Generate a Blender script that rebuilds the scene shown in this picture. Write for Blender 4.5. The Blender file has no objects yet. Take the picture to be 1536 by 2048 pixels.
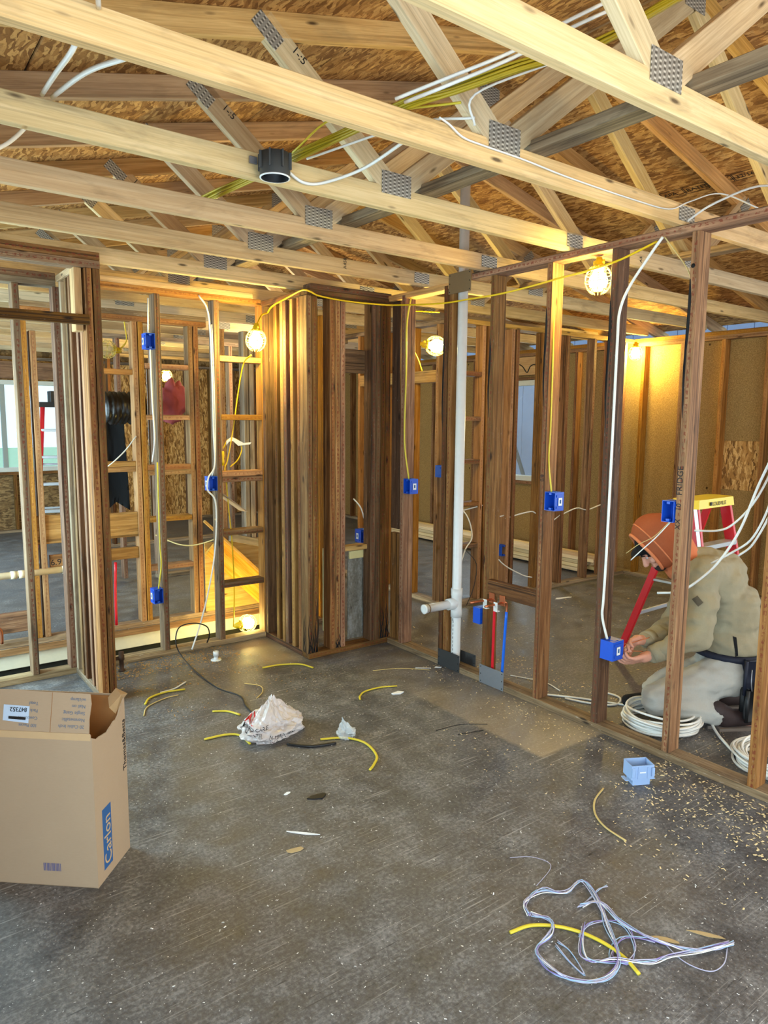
import bpy, bmesh, math, random
from mathutils import Vector, Matrix, noise
R = random.Random(7)
SC = bpy.context.scene
COL = SC.collection

# ------------------------------------------------------------------ camera
def make_camera():
    yaw, pitch, roll = (math.radians(a) for a in (36.742, -7.353, 0.461))
    f = Vector((math.sin(yaw)*math.cos(pitch), math.cos(yaw)*math.cos(pitch), math.sin(pitch)))
    r = Vector((math.cos(yaw), -math.sin(yaw), 0)); u = r.cross(f)
    r2 = r*math.cos(roll)+u*math.sin(roll); u2 = -r*math.sin(roll)+u*math.cos(roll)
    cd = bpy.data.cameras.new('camera'); co = bpy.data.objects.new('camera', cd); COL.objects.link(co)
    m = Matrix((r2, u2, -f)).transposed().to_4x4(); m.translation = (0, 0, 1.58)
    co.matrix_world = m
    cd.sensor_fit = 'HORIZONTAL'; cd.sensor_width = 36.0; cd.lens = 36.0*1420/1536
    cd.clip_start = .05; cd.clip_end = 200
    SC.camera = co
make_camera()

# ------------------------------------------------------------------ world, daylight, exposure
W = bpy.data.worlds.new('world'); SC.world = W; W.use_nodes = True
bg = W.node_tree.nodes['Background']; bg.inputs[0].default_value = (.62, .86, 1.0, 1); bg.inputs[1].default_value = 1.7
def area(name, loc, direction, sx, sy, power, color):
    l = bpy.data.lights.new(name, 'AREA'); l.shape = 'RECTANGLE'; l.size = sx; l.size_y = sy
    l.energy = power; l.color = color
    o = bpy.data.objects.new(name, l); COL.objects.link(o); o.location = loc
    o.rotation_euler = Vector(direction).to_track_quat('-Z', 'Y').to_euler()
    return o
# daylight entering through the openings of the outer walls behind and beside the camera
area('daylight_south_opening', (2.2, -1.55, 1.25), (.1, 1, .12), 4.6, 2.1, 84, (.90, .95, 1.0))
area('daylight_west_door', (-.40, -.15, 1.1), (1, .25, -.1), 1.7, 2.0, 112, (.62, .83, 1.0))
area('daylight_west_window', (-.40, 4.75, 1.2), (1, -.12, -.08), 1.9, 1.7, 165, (.62, .90, 1.0))
area('daylight_west_window_rear', (-.40, 8.3, 1.3), (1, 0, -.1), 2.6, 1.5, 130, (.60, .85, 1.0))
area('daylight_east_window_south', (6.38, .1, 1.5), (-1, .12, .05), 2.2, 1.4, 90, (.84, .93, 1.0))
area('daylight_east_window', (6.35, 6.25, 1.5), (-1, 0, -.1), .9, 1.1, 28, (.72, .9, 1.0))
def bulb(name, loc, power):
    l = bpy.data.lights.new(name, 'POINT'); l.energy = power; l.color = (1.0, .80, .46); l.shadow_soft_size = .05
    o = bpy.data.objects.new(name, l); COL.objects.link(o); o.location = loc
# the lamp string goes on behind the camera
bulb('string_bulb_behind_camera', (.9, -.55, 2.15), 46)
bulb('string_bulb_kitchen_end', (3.9, -.7, 2.15), 50)
bulb('string_bulb_rear_hall', (3.3, 6.4, 2.15), 45)
SC.view_settings.view_transform = 'Standard'
SC.view_settings.look = 'None'
SC.view_settings.exposure = 0.0
SC.view_settings.gamma = 1.0
SC.view_settings.use_curve_mapping = False
try:
    SC.cycles.use_denoising = True
    SC.cycles.max_bounces = 5; SC.cycles.diffuse_bounces = 3; SC.cycles.glossy_bounces = 2
    SC.cycles.transmission_bounces = 3; SC.cycles.transparent_max_bounces = 8
    SC.cycles.use_adaptive_sampling = True; SC.cycles.adaptive_threshold = .22
    SC.cycles.sample_clamp_indirect = 4.0; SC.cycles.caustics_reflective = False; SC.cycles.caustics_refractive = False
except Exception:
    pass

# ------------------------------------------------------------------ materials
MAT = {}
def srgb(r, g, b):
    f = lambda c: c/12.92 if c <= .04045 else ((c+.055)/1.055)**2.4
    return (f(r/255), f(g/255), f(b/255), 1)
class NT:
    def __init__(s, name):
        s.m = bpy.data.materials.new(name); s.m.use_nodes = True; s.t = s.m.node_tree
        s.b = s.t.nodes['Principled BSDF']; MAT[name] = s.m
    def n(s, typ, **kw):
        nd = s.t.nodes.new('ShaderNode'+typ)
        for k, v in kw.items():
            if k.startswith('i_'):
                key = k[2:]; key = int(key) if key.isdigit() else key
                if hasattr(v, 'bl_idname') or isinstance(v, bpy.types.NodeSocket): s.t.links.new(v, nd.inputs[key])
                else: nd.inputs[key].default_value = v
            else: setattr(nd, k, v)
        return nd
    def math(s, op, a, b=None, clamp=False):
        nd = s.n('Math', operation=op, use_clamp=clamp)
        for i, v in enumerate((a, b)):
            if v is None: continue
            if isinstance(v, bpy.types.NodeSocket): s.t.links.new(v, nd.inputs[i])
            else: nd.inputs[i].default_value = v
        return nd.outputs[0]
    def ramp(s, fac, stops, interp='LINEAR'):
        nd = s.n('ValToRGB'); cr = nd.color_ramp; cr.interpolation = interp
        while len(cr.elements) < len(stops): cr.elements.new(.5)
        for e, (p, c) in zip(cr.elements, stops):
            e.position = p; e.color = c if len(c) == 4 else (*c, 1)
        s.t.links.new(fac, nd.inputs[0]); return nd.outputs[0]
    def mix(s, fac, a, b, mode='MIX'):
        nd = s.n('Mix', data_type='RGBA', blend_type=mode)
        for sock, v in ((nd.inputs[0], fac), (nd.inputs[6], a), (nd.inputs[7], b)):
            if isinstance(v, bpy.types.NodeSocket): s.t.links.new(v, sock)
            else: sock.default_value = v
        return nd.outputs[2]
    def objco(s): return s.n('TexCoord').outputs['Object']
    def geopos(s): return s.n('NewGeometry').outputs['Position']
    def rand(s): return s.n('ObjectInfo').outputs['Random']
    def scaled(s, vec, sc, off=None):
        nd = s.n('Mapping'); s.t.links.new(vec, nd.inputs[0]); nd.inputs['Scale'].default_value = sc
        if off is not None:
            cx = s.n('CombineXYZ'); s.t.links.new(off, cx.inputs[0]); s.t.links.new(off, cx.inputs[1]); s.t.links.new(off, cx.inputs[2])
            s.t.links.new(cx.outputs[0], nd.inputs[1])
        return nd.outputs[0]
    def noise(s, vec, scale, detail=3, rough=.5, dist=0):
        nd = s.n('TexNoise'); s.t.links.new(vec, nd.inputs['Vector'])
        nd.inputs['Scale'].default_value = scale; nd.inputs['Detail'].default_value = detail
        nd.inputs['Roughness'].default_value = rough; nd.inputs['Distortion'].default_value = dist
        return nd.outputs[0]
    def voro(s, vec, scale, feature='F1', out='Distance'):
        nd = s.n('TexVoronoi', feature=feature); s.t.links.new(vec, nd.inputs['Vector']); nd.inputs['Scale'].default_value = scale
        return nd.outputs[out]
    def color(s, c):
        if isinstance(c, bpy.types.NodeSocket): s.t.links.new(c, s.b.inputs['Base Color'])
        else: s.b.inputs['Base Color'].default_value = c
    def set(s, rough=.6, metal=0, spec=.4):
        s.b.inputs['Roughness'].default_value = rough; s.b.inputs['Metallic'].default_value = metal
        s.b.inputs['Specular IOR Level'].default_value = spec
    def bump(s, h, strength=.3, dist=.005):
        nd = s.n('Bump'); nd.inputs['Strength'].default_value = strength; nd.inputs['Distance'].default_value = dist
        s.t.links.new(h, nd.inputs['Height']); s.t.links.new(nd.outputs[0], s.b.inputs['Normal'])

def plain(name, c, rough=.55, metal=0, spec=.4, bump=0, bscale=40):
    t = NT(name); t.set(rough, metal, spec)
    co = t.objco(); n = t.noise(co, bscale, 3)
    t.color(t.mix(t.math('MULTIPLY', n, .35), c, tuple(x*.72 for x in c[:3])+(1,)))
    if bump: t.bump(n, bump, .003)
    return t.m

def lumber(name, dark, mid, light, stain=0.0, stamps=0.0, knots=True, stampcol=(.16, .03, .012, 1), wear=0.0, lines=.5):
    # local X runs along the board, Y across the wide face, Z through the thickness
    t = NT(name); t.set(.74, 0, .22)
    co = t.objco(); rnd = t.rand(); off = t.math('MULTIPLY', rnd, 37.0)
    g = t.noise(t.scaled(co, (1.3, 24, 24), off), 1.6, 4, .62, .5)
    fine = t.noise(t.scaled(co, (4, 150, 150), off), 1.5, 2, .6)
    base = t.ramp(t.math('ADD', t.math('MULTIPLY', g, .7), t.math('MULTIPLY', fine, .34)), [(.30, dark), (.5, mid), (.70, light)])
    ln = t.noise(t.scaled(co, (.5, 62, 62), off), 1.3, 2, .5, .2)
    base = t.mix(t.math('MULTIPLY', t.ramp(ln, [(.57, (0, 0, 0)), (.64, (1, 1, 1))]), lines), base, tuple(x*.42 for x in dark[:3])+(1,))
    hv = t.n('HueSaturation'); t.t.links.new(base, hv.inputs['Color'])
    t.t.links.new(t.math('ADD', t.math('MULTIPLY', rnd, .5), .74), hv.inputs['Value'])
    r2 = t.math('FRACT', t.math('MULTIPLY', rnd, 7.13))
    t.t.links.new(t.math('ADD', t.math('MULTIPLY', r2, .30), .82), hv.inputs['Saturation'])
    t.t.links.new(t.math('ADD', t.math('MULTIPLY', t.math('FRACT', t.math('MULTIPLY', rnd, 13.7)), .018), .494), hv.inputs['Hue'])
    c = hv.outputs[0]
    if knots:
        k = t.voro(t.scaled(co, (3.3, 13, 13), off), 1.0)
        c = t.mix(t.ramp(k, [(.05, (1, 1, 1)), (.12, (0, 0, 0))]), c, tuple(x*.32 for x in dark[:3])+(1,))
    if stain:
        s1 = t.noise(t.scaled(co, (2.0, 9, 9), off), 1.4, 4, .68, .4)
        c = t.mix(t.math('MULTIPLY', t.ramp(s1, [(.54, (0, 0, 0)), (.70, (1, 1, 1))]), stain), c, (.030, .020, .013, 1))
    if wear:
        w1 = t.noise(t.scaled(co, (8, 60, 60), off), 2.2, 3, .7)
        c = t.mix(t.math('MULTIPLY', t.ramp(w1, [(.66, (0, 0, 0)), (.72, (1, 1, 1))]), wear), c, (.50, .45, .38, 1))
    if stamps:
        sx = t.n('SeparateXYZ'); t.t.links.new(co, sx.inputs[0])
        ay = t.math('ABSOLUTE', sx.outputs[1]); az = t.math('ABSOLUTE', t.math('ADD', sx.outputs[2], .001))
        dash = t.math('GREATER_THAN', t.noise(t.scaled(co, (62, 90, 160), off), 1.0, 1, .5), .50)
        fld = t.math('LESS_THAN', t.math('FRACT', t.math('MULTIPLY', sx.outputs[0], 33.0)), .62)
        m = t.math('MULTIPLY', t.math('MULTIPLY', t.math('GREATER_THAN', ay, .0435), t.math('LESS_THAN', az, .0065)), t.math('MULTIPLY', dash, fld))
        c = t.mix(t.math('MULTIPLY', m, stamps), c, stampcol)
    t.color(c)
    pass
    return t.m

lumber('old_stud', srgb(80, 52, 30), srgb(122, 84, 52), srgb(160, 120, 80), stain=.6, stamps=.75, wear=.3, lines=.75)
lumber('old_stud_dark', srgb(60, 36, 17), srgb(92, 59, 29), srgb(124, 85, 48), stain=.75, stamps=.6, wear=.28, lines=.75)
lumber('old_stud_grey', srgb(112, 96, 80), srgb(150, 132, 112), srgb(178, 160, 138), stain=.4, wear=.2)
lumber('old_plate', srgb(92, 74, 56), srgb(134, 110, 84), srgb(170, 146, 116), stain=.5, wear=.7)
lumber('orange_stud', srgb(112, 74, 38), srgb(152, 106, 60), srgb(184, 138, 86), stain=.35, stamps=.4, wear=.22)
lumber('new_lumber', srgb(178, 146, 104), srgb(196, 166, 122), srgb(212, 184, 142), stain=.3, lines=.25)
lumber('web_lumber', srgb(168, 138, 98), srgb(194, 164, 120), srgb(214, 188, 146), stain=.16, lines=.2)
lumber('rafter_lumber', srgb(150, 110, 64), srgb(182, 140, 88), srgb(206, 166, 112), stain=.22, lines=.3)
lumber('brace_lumber', srgb(92, 74, 54), srgb(136, 112, 82), srgb(170, 146, 112), stain=.85)
lumber('stack_lumber', srgb(206, 172, 114), srgb(226, 196, 142), srgb(236, 212, 164), knots=False, lines=.3)
lumber('plywood_orange', srgb(184, 124, 56), srgb(212, 154, 80), srgb(230, 180, 108), stain=.2, lines=.3)

def osb(name, cols, sc=1.0):
    t = NT(name); t.set(.75, 0, .2)
    co = t.objco(); rnd = t.math('MULTIPLY', t.rand(), 19.0)
    nz = t.n('TexNoise'); t.t.links.new(co, nz.inputs['Vector']); nz.inputs['Scale'].default_value = 9.0; nz.inputs['Detail'].default_value = 2
    sc_ = t.n('VectorMath', operation='SCALE'); t.t.links.new(nz.outputs[1], sc_.inputs[0]); sc_.inputs[3].default_value = .06
    wv = t.n('VectorMath', operation='ADD'); t.t.links.new(co, wv.inputs[0]); t.t.links.new(sc_.outputs[0], wv.inputs[1])
    def layer(rot, s):
        m = t.n('Mapping'); t.t.links.new(wv.outputs[0], m.inputs[0]); m.inputs['Rotation'].default_value = (0, 0, rot); m.inputs['Scale'].default_value = s
        cx = t.n('CombineXYZ'); t.t.links.new(rnd, cx.inputs[0]); t.t.links.new(cx.outputs[0], m.inputs[1])
        o = t.n('SeparateColor'); t.t.links.new(t.voro(m.outputs[0], 1.0, out='Color'), o.inputs[0]); return o
    a = layer(.35, (16*sc, 62*sc, 9)); b = layer(-.5, (15*sc, 56*sc, 9)); c3 = layer(1.1, (17*sc, 58*sc, 9))
    pk = lambda o: t.ramp(o.outputs[0], [(.08, cols[0]), (.5, cols[1]), (.92, cols[2])])
    x = t.mix(t.math('GREATER_THAN', b.outputs[1], .6), pk(a), pk(b)); x = t.mix(t.math('GREATER_THAN', a.outputs[1], .6), x, pk(c3))
    gr = t.noise(t.scaled(co, (26, 40, 30)), 3.0, 3, .75)
    x = t.mix(t.math('MULTIPLY', t.ramp(gr, [(.54, (0, 0, 0)), (.68, (1, 1, 1))]), .6), x, tuple(q*.4 for q in cols[0][:3])+(1,))
    t.color(x)
osb('osb_roof', (srgb(122, 82, 42), srgb(164, 118, 66), srgb(200, 156, 96)))
osb('osb_wall', (srgb(120, 84, 44), srgb(182, 134, 74), srgb(222, 180, 116)))
osb('osb_dark', (srgb(92, 70, 44), srgb(126, 98, 62), srgb(158, 128, 86)))

def fiberboard():
    t = NT('fiberboard'); t.set(.9, 0, .1); co = t.objco()
    n = t.noise(co, 120, 4, .7); n2 = t.noise(co, 3, 3)
    c = t.ramp(n, [(.3, srgb(120, 92, 54)), (.55, srgb(164, 132, 82)), (.75, srgb(194, 160, 104))])
    c = t.mix(t.math('MULTIPLY', n2, .4), c, srgb(128, 104, 66))
    k = t.voro(t.scaled(co, (2.3, 2.9, 2.3)), 1.7)
    c = t.mix(t.ramp(k, [(.035, (1, 1, 1)), (.06, (0, 0, 0))]), c, srgb(66, 50, 30))
    t.color(c); t.bump(n, .4, .002)
fiberboard()

def floor_mat():
    t = NT('floor_subfloor'); P = t.geopos(); t.set(.5, 0, .45)
    big = t.noise(P, 1.1, 4, .6); mid = t.noise(P, 6, 5, .65); fine = t.noise(P, 70, 4, .7)
    c = t.ramp(t.math('ADD', t.math('MULTIPLY', mid, .45), t.math('MULTIPLY', fine, .55)), [(.34, srgb(50, 50, 52)), (.5, srgb(86, 85, 86)), (.66, srgb(132, 131, 130))])
    c = t.mix(t.math('MULTIPLY', t.ramp(big, [(.42, (0, 0, 0)), (.7, (1, 1, 1))]), .32), c, srgb(98, 82, 62))
    # scuffs: noise stretched along a few directions
    for ang, sc, th, amt, col in ((.9, (3, 150, 1), .60, .6, srgb(168, 166, 162)), (-.55, (4, 120, 1), .62, .5, srgb(150, 146, 140)), (.3, (5, 170, 1), .63, .8, srgb(30, 29, 29)), (1.9, (7, 90, 1), .64, .7, srgb(30, 28, 28))):
        m = t.n('Mapping'); t.t.links.new(P, m.inputs[0]); m.inputs['Rotation'].default_value = (0, 0, ang); m.inputs['Scale'].default_value = sc
        s = t.noise(m.outputs[0], 1.0, 3, .6)
        patch = t.ramp(t.noise(P, 2.7+ang, 2), [(.45, (0, 0, 0)), (.62, (1, 1, 1))])
        c = t.mix(t.math('MULTIPLY', t.math('MULTIPLY', t.ramp(s, [(th, (0, 0, 0)), (th+.05, (1, 1, 1))]), patch), amt), c, col)
    # clean footprint left by old base cabinets, and bare wood by the chase
    sx = t.n('SeparateXYZ'); t.t.links.new(P, sx.inputs[0]); x, y = sx.outputs[0], sx.outputs[1]
    wob = t.math('MULTIPLY', t.math('SUBTRACT', mid, .5), .04)
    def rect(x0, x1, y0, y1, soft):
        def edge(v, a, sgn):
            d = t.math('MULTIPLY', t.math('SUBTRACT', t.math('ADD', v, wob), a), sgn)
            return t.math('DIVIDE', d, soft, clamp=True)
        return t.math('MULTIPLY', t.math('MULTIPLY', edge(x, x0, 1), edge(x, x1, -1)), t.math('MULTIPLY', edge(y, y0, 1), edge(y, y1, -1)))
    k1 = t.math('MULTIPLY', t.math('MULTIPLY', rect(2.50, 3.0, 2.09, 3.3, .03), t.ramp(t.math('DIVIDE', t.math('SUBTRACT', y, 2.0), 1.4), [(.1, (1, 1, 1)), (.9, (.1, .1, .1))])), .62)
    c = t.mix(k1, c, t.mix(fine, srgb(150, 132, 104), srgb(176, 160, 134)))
    k2 = t.math('MULTIPLY', rect(2.0, 2.36, 3.92, 4.6, .12), .6)
    c = t.mix(k2, c, t.mix(mid, srgb(150, 122, 80), srgb(176, 150, 108)))
    k3 = t.math('MULTIPLY', rect(2.4, 3.0, 3.2, 4.0, .35), .45)
    c = t.mix(k3, c, t.mix(mid, srgb(110, 96, 78), srgb(150, 134, 112)))
    # paint flecks
    for sc, th, am in ((13, .030, .9), (30, .050, .8), (62, .075, .6)):
        nz = t.n('TexNoise'); t.t.links.new(P, nz.inputs['Vector']); nz.inputs['Scale'].default_value = 40
        ad = t.n('VectorMath', operation='ADD'); s2 = t.n('VectorMath', operation='SCALE'); t.t.links.new(nz.outputs[1], s2.inputs[0]); s2.inputs[3].default_value = .02
        t.t.links.new(P, ad.inputs[0]); t.t.links.new(s2.outputs[0], ad.inputs[1])
        d = t.voro(t.scaled(ad.outputs[0], (1, 1, .01)), sc)
        c = t.mix(t.math('MULTIPLY', t.ramp(d, [(th, (1, 1, 1)), (th*1.5, (0, 0, 0))]), am), c, srgb(206, 206, 204))
    t.color(c)
    t.t.links.new(t.ramp(t.math('ADD', mid, t.math('MULTIPLY', fine, .3)), [(.4, (.36, .36, .36)), (.9, (.72, .72, .72))]), t.b.inputs['Roughness'])
    t.bump(t.math('ADD', mid, t.math('MULTIPLY', fine, .6)), .25, .004)
floor_mat()

plain('white_pvc', srgb(218, 218, 214), .35, 0, .5)
plain('cream_pvc', srgb(220, 206, 176), .4)
plain('cable_white', srgb(226, 224, 216), .5)
plain('cable_yellow', srgb(204, 184, 52), .45)
plain('cable_olive', srgb(168, 146, 26), .5)
plain('cord_yellow', srgb(224, 186, 20), .4)
plain('cable_black', srgb(26, 26, 28), .4)
plain('cable_tan', srgb(196, 172, 110), .5)
plain('wire_grey', srgb(170, 168, 190), .45)
plain('wire_blue', srgb(150, 176, 204), .45)
plain('wire_violet', srgb(132, 116, 170), .45)
plain('copper', srgb(196, 116, 78), .3, .85)
plain('pex_red', srgb(206, 28, 40), .35)
plain('pex_blue', srgb(24, 100, 214), .35)
plain('box_blue', srgb(22, 78, 190), .42)
plain('box_grey_blue', srgb(150, 176, 214), .45)
plain('sticker_white', srgb(226, 228, 228), .6)
plain('ink_black', srgb(22, 20, 20), .7)
plain('ink_red', srgb(200, 30, 40), .7)
plain('ink_blue', srgb(44, 88, 140), .7)
plain('ink_violet', srgb(96, 92, 128), .7)
plain('ink_grey_blue', srgb(110, 118, 132), .8)
plain('stain_black', srgb(18, 15, 13), .85)
plain('steel_dull', srgb(142, 142, 146), .45, .7, bump=.1)
plain('steel_dark', srgb(70, 70, 70), .5, .5)
plain('steel_brown', srgb(122, 98, 66), .55, .3)
plain('rust', srgb(70, 50, 36), .8, .2, bump=.4)
plain('plastic_black', srgb(24, 25, 27), .45)
plain('plastic_dark_grey', srgb(62, 64, 64), .5)
plain('drywall_cream', srgb(232, 224, 200), .85)
plain('void_dark', srgb(34, 34, 28), .9)  # near-black colour stands in for the darkness down the stair shaft
def foil():
    t = NT('foil_grey'); t.set(.5, .25, .5); co = t.objco(); n = t.noise(t.scaled(co, (3, 14, 14)), 2.0, 5, .7); n2 = t.noise(co, 60, 3, .7)
    t.color(t.ramp(t.math('ADD', t.math('MULTIPLY', n, .7), t.math('MULTIPLY', n2, .3)), [(.3, srgb(70, 64, 54)), (.5, srgb(128, 124, 112)), (.72, srgb(176, 178, 176))])); t.bump(n2, .4, .003)
foil()
plain('foam_yellow', srgb(214, 200, 140), .85, bump=.3)
plain('pink_insulation', srgb(172, 82, 82), .95, bump=.8, bscale=25)
plain('duct_black', srgb(30, 26, 22), .32, .2, .6, bump=1.0, bscale=22)
plain('fabric_black', srgb(14, 14, 16), .95)
plain('hood_orange', srgb(200, 112, 70), .95, bump=.3, bscale=90)
plain('hood_seam', srgb(206, 122, 78), .95)
plain('jacket_tan', srgb(146, 136, 110), .92, bump=.25, bscale=120)
plain('jacket_dark', srgb(86, 78, 64), .95)
plain('pants_grey', srgb(170, 166, 156), .95, bump=.25, bscale=120)
plain('skin', srgb(206, 148, 124), .55, 0, .3)
plain('hair_dark', srgb(40, 28, 22), .9)
plain('boot_dark', srgb(52, 38, 36), .7)
plain('boot_sole', srgb(120, 108, 98), .8)
plain('leather_brown', srgb(120, 74, 48), .65)
plain('navy_nylon', srgb(20, 26, 44), .7)
plain('ladder_red', srgb(196, 22, 32), .4)
plain('ladder_yellow', srgb(226, 198, 44), .45)
plain('aluminium', srgb(198, 206, 212), .35, .6)
plain('window_vinyl', srgb(206, 208, 200), .5)
plain('window_vinyl_shade', srgb(150, 156, 150), .5)
plain('grass', srgb(150, 190, 150), .95, bump=.5, bscale=9)
plain('siding_blue', srgb(120, 180, 200), .6)
plain('siding_grey', srgb(150, 160, 190), .6)
plain('gravel', srgb(160, 170, 180), .95, bump=1, bscale=20)
plain('paper_white', srgb(228, 230, 232), .8)
plain('scrap_tan', srgb(176, 152, 108), .9)
plain('shaving_pale', srgb(222, 198, 148), .9)
plain('shaving_gold', srgb(176, 136, 72), .9)
plain('chip_white', srgb(214, 214, 210), .9)
plain('beige_cloth', srgb(196, 184, 164), .9)
plain('door_tan', srgb(170, 150, 100), .8)

def cardboard():
    t = NT('cardboard'); t.set(.9, 0, .15); co = t.objco()
    n = t.noise(t.scaled(co, (60, 60, 400)), 1, 3); n2 = t.noise(co, 6, 4)
    c = t.mix(t.math('MULTIPLY', n, .3), srgb(176, 152, 124), srgb(152, 126, 98))
    c = t.mix(t.math('MULTIPLY', n2, .3), c, srgb(142, 120, 98)); t.color(c); t.bump(n, .1, .001)
cardboard()
plain('cardboard_inner', srgb(156, 104, 56), .95)
plain('cardboard_torn', srgb(196, 164, 122), .95)

def bag_mat(name, col, alpha):
    t = NT(name); t.set(.28, 0, .6); n = t.noise(t.objco(), 30, 4); t.color(col)
    t.b.inputs['Alpha'].default_value = alpha; t.bump(n, .4, .004)
    t.b.inputs['Subsurface Weight'].default_value = 0
bag_mat('bag_film', srgb(216, 206, 202), .72)
bag_mat('clear_film', srgb(214, 220, 222), .45)
bag_mat('bag_blue', srgb(196, 214, 234), .85)

def connector_plate():
    t = NT('connector_steel'); t.set(.45, .35, .5); co = t.objco()
    sx = t.n('SeparateXYZ'); t.t.links.new(co, sx.inputs[0])
    u = t.math('FRACT', t.math('MULTIPLY', sx.outputs[0], 46)); v = t.math('FRACT', t.math('ADD', t.math('MULTIPLY', sx.outputs[1], 70), t.math('MULTIPLY', t.math('FLOOR', t.math('MULTIPLY', sx.outputs[0], 46)), .5)))
    du = t.math('ABSOLUTE', t.math('SUBTRACT', u, .5)); dv = t.math('ABSOLUTE', t.math('SUBTRACT', v, .5))
    slot = t.math('MULTIPLY', t.math('LESS_THAN', du, .24), t.math('LESS_THAN', dv, .20))
    tooth = t.math('MULTIPLY', t.math('LESS_THAN', du, .24), t.math('GREATER_THAN', dv, .34))
    c = t.mix(t.math('MULTIPLY', slot, .75), srgb(150, 146, 136), srgb(58, 52, 46)); c = t.mix(t.math('MULTIPLY', tooth, .8), c, srgb(214, 210, 198))
    t.color(c); t.bump(slot, .6, .003)
connector_plate()

def glass():
    t = NT('window_glass'); t.set(.02, 0, .5); t.color((.9, .97, 1, 1)); t.b.inputs['Alpha'].default_value = .12
glass()
def bulb_mat():
    t = NT('bulb_lit'); t.color((1, .9, .6, 1)); t.b.inputs['Emission Color'].default_value = (1, .86, .48, 1); t.b.inputs['Emission Strength'].default_value = 18; t.m.cycles.emission_sampling = 'NONE'
    t2 = NT('bulb_unlit'); t2.set(.1); t2.color((.7, .62, .4, 1)); t2.b.inputs['Alpha'].default_value = .5
    t3 = NT('cage_plastic'); t3.set(.4); t3.color(srgb(240, 214, 90))
    tr = t3.n('BsdfTranslucent'); tr.inputs[0].default_value = (1, .93, .62, 1); mx = t3.n('MixShader'); mx.inputs[0].default_value = .8
    t3.t.links.new(t3.b.outputs[0], mx.inputs[1]); t3.t.links.new(tr.outputs[0], mx.inputs[2]); t3.t.links.new(mx.outputs[0], t3.t.nodes['Material Output'].inputs[0])
bulb_mat()
# ------------------------------------------------------------------ mesh helpers
def link(name, me, parent=None, mat=None):
    o = bpy.data.objects.new(name, me); COL.objects.link(o)
    if mat and me is not None and not me.materials: me.materials.append(MAT[mat])
    if parent: o.parent = parent
    return o
def empty(name, loc=(0, 0, 0), rz=0):
    o = bpy.data.objects.new(name, None); COL.objects.link(o); o.location = loc; o.rotation_euler = (0, 0, rz); o.empty_display_size = .1
    return o
def thing(name, label, cat, loc=(0, 0, 0), rz=0, group=None):
    o = empty(name, loc, rz); return tag(o, label, cat, group)
def tag(o, label, cat, group=None, kind=None):
    o['label'] = label; o['category'] = cat
    if group: o['group'] = group
    if kind: o['kind'] = kind
    return o
def structure(o, label=None):
    o['kind'] = 'structure'
    if label: o['label'] = label
    return o
def bm_mesh(bm, name='m', smooth=False):
    bmesh.ops.recalc_face_normals(bm, faces=bm.faces[:])
    me = bpy.data.meshes.new(name); bm.to_mesh(me); bm.free()
    if smooth: me.polygons.foreach_set('use_smooth', [True]*len(me.polygons))
    return me
BOARD = {}
def board_mesh(l, w, t, mat):
    k = (round(l, 3), round(w, 3), round(t, 3), mat)
    if k not in BOARD:
        bm = bmesh.new(); bmesh.ops.create_cube(bm, size=1)
        bmesh.ops.scale(bm, vec=(l, w, t), verts=bm.verts)
        b = min(.0025, t*.2)
        bmesh.ops.bevel(bm, geom=bm.edges[:], offset=b, segments=1, affect='EDGES')
        me = bm_mesh(bm, 'board'); me.materials.append(MAT[mat]); BOARD[k] = me
    return BOARD[k]
def board(name, a, b, wdir, w, t, mat, parent=None):
    """timber from a to b (centre line); wdir = direction of its wide side w; t = thickness"""
    a, b = Vector(a), Vector(b); x = (b-a); l = x.length; x.normalize()
    y = Vector(wdir); y = (y-x*y.dot(x)).normalized(); z = x.cross(y)
    o = link(name, board_mesh(l, w, t, mat), parent)
    m = Matrix((x, y, z)).transposed().to_4x4(); m.translation = (a+b)/2
    o.matrix_local = m
    return o
def boxo(name, lo, hi, mat, parent=None, bev=.002):
    """axis-aligned box as a board (longest axis becomes the grain)"""
    lo, hi = Vector(lo), Vector(hi); d = hi-lo; c = (lo+hi)/2
    ax = sorted(range(3), key=lambda i: -d[i]); e = [Vector((1, 0, 0)), Vector((0, 1, 0)), Vector((0, 0, 1))]
    h = e[ax[0]]*(d[ax[0]]/2)
    return board(name, c-h, c+h, e[ax[1]], d[ax[1]], d[ax[2]], mat, parent)
def bm_box(bm, lo, hi, M=None):
    r = bmesh.ops.create_cube(bm, size=1); vs = r['verts']
    lo, hi = Vector(lo), Vector(hi)
    for v in vs:
        v.co = Vector([lo[i]+(v.co[i]+.5)*(hi[i]-lo[i]) for i in range(3)])
        if M is not None: v.co = M @ v.co
    return vs
def catmull(pts, n=6):
    P = [Vector(p) for p in pts]
    if len(P) < 3: return P
    out = []
    for i in range(len(P)-1):
        p0 = P[i-1] if i else P[0]*2-P[1]; p1, p2 = P[i], P[i+1]; p3 = P[i+2] if i+2 < len(P) else P[-1]*2-P[-2]
        for k in range(n):
            t = k/n
            out.append(.5*((2*p1)+(p2-p0)*t+(2*p0-5*p1+4*p2-p3)*t*t+(3*p1-p0-3*p2+p3)*t**3))
    out.append(P[-1]); return out
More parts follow.
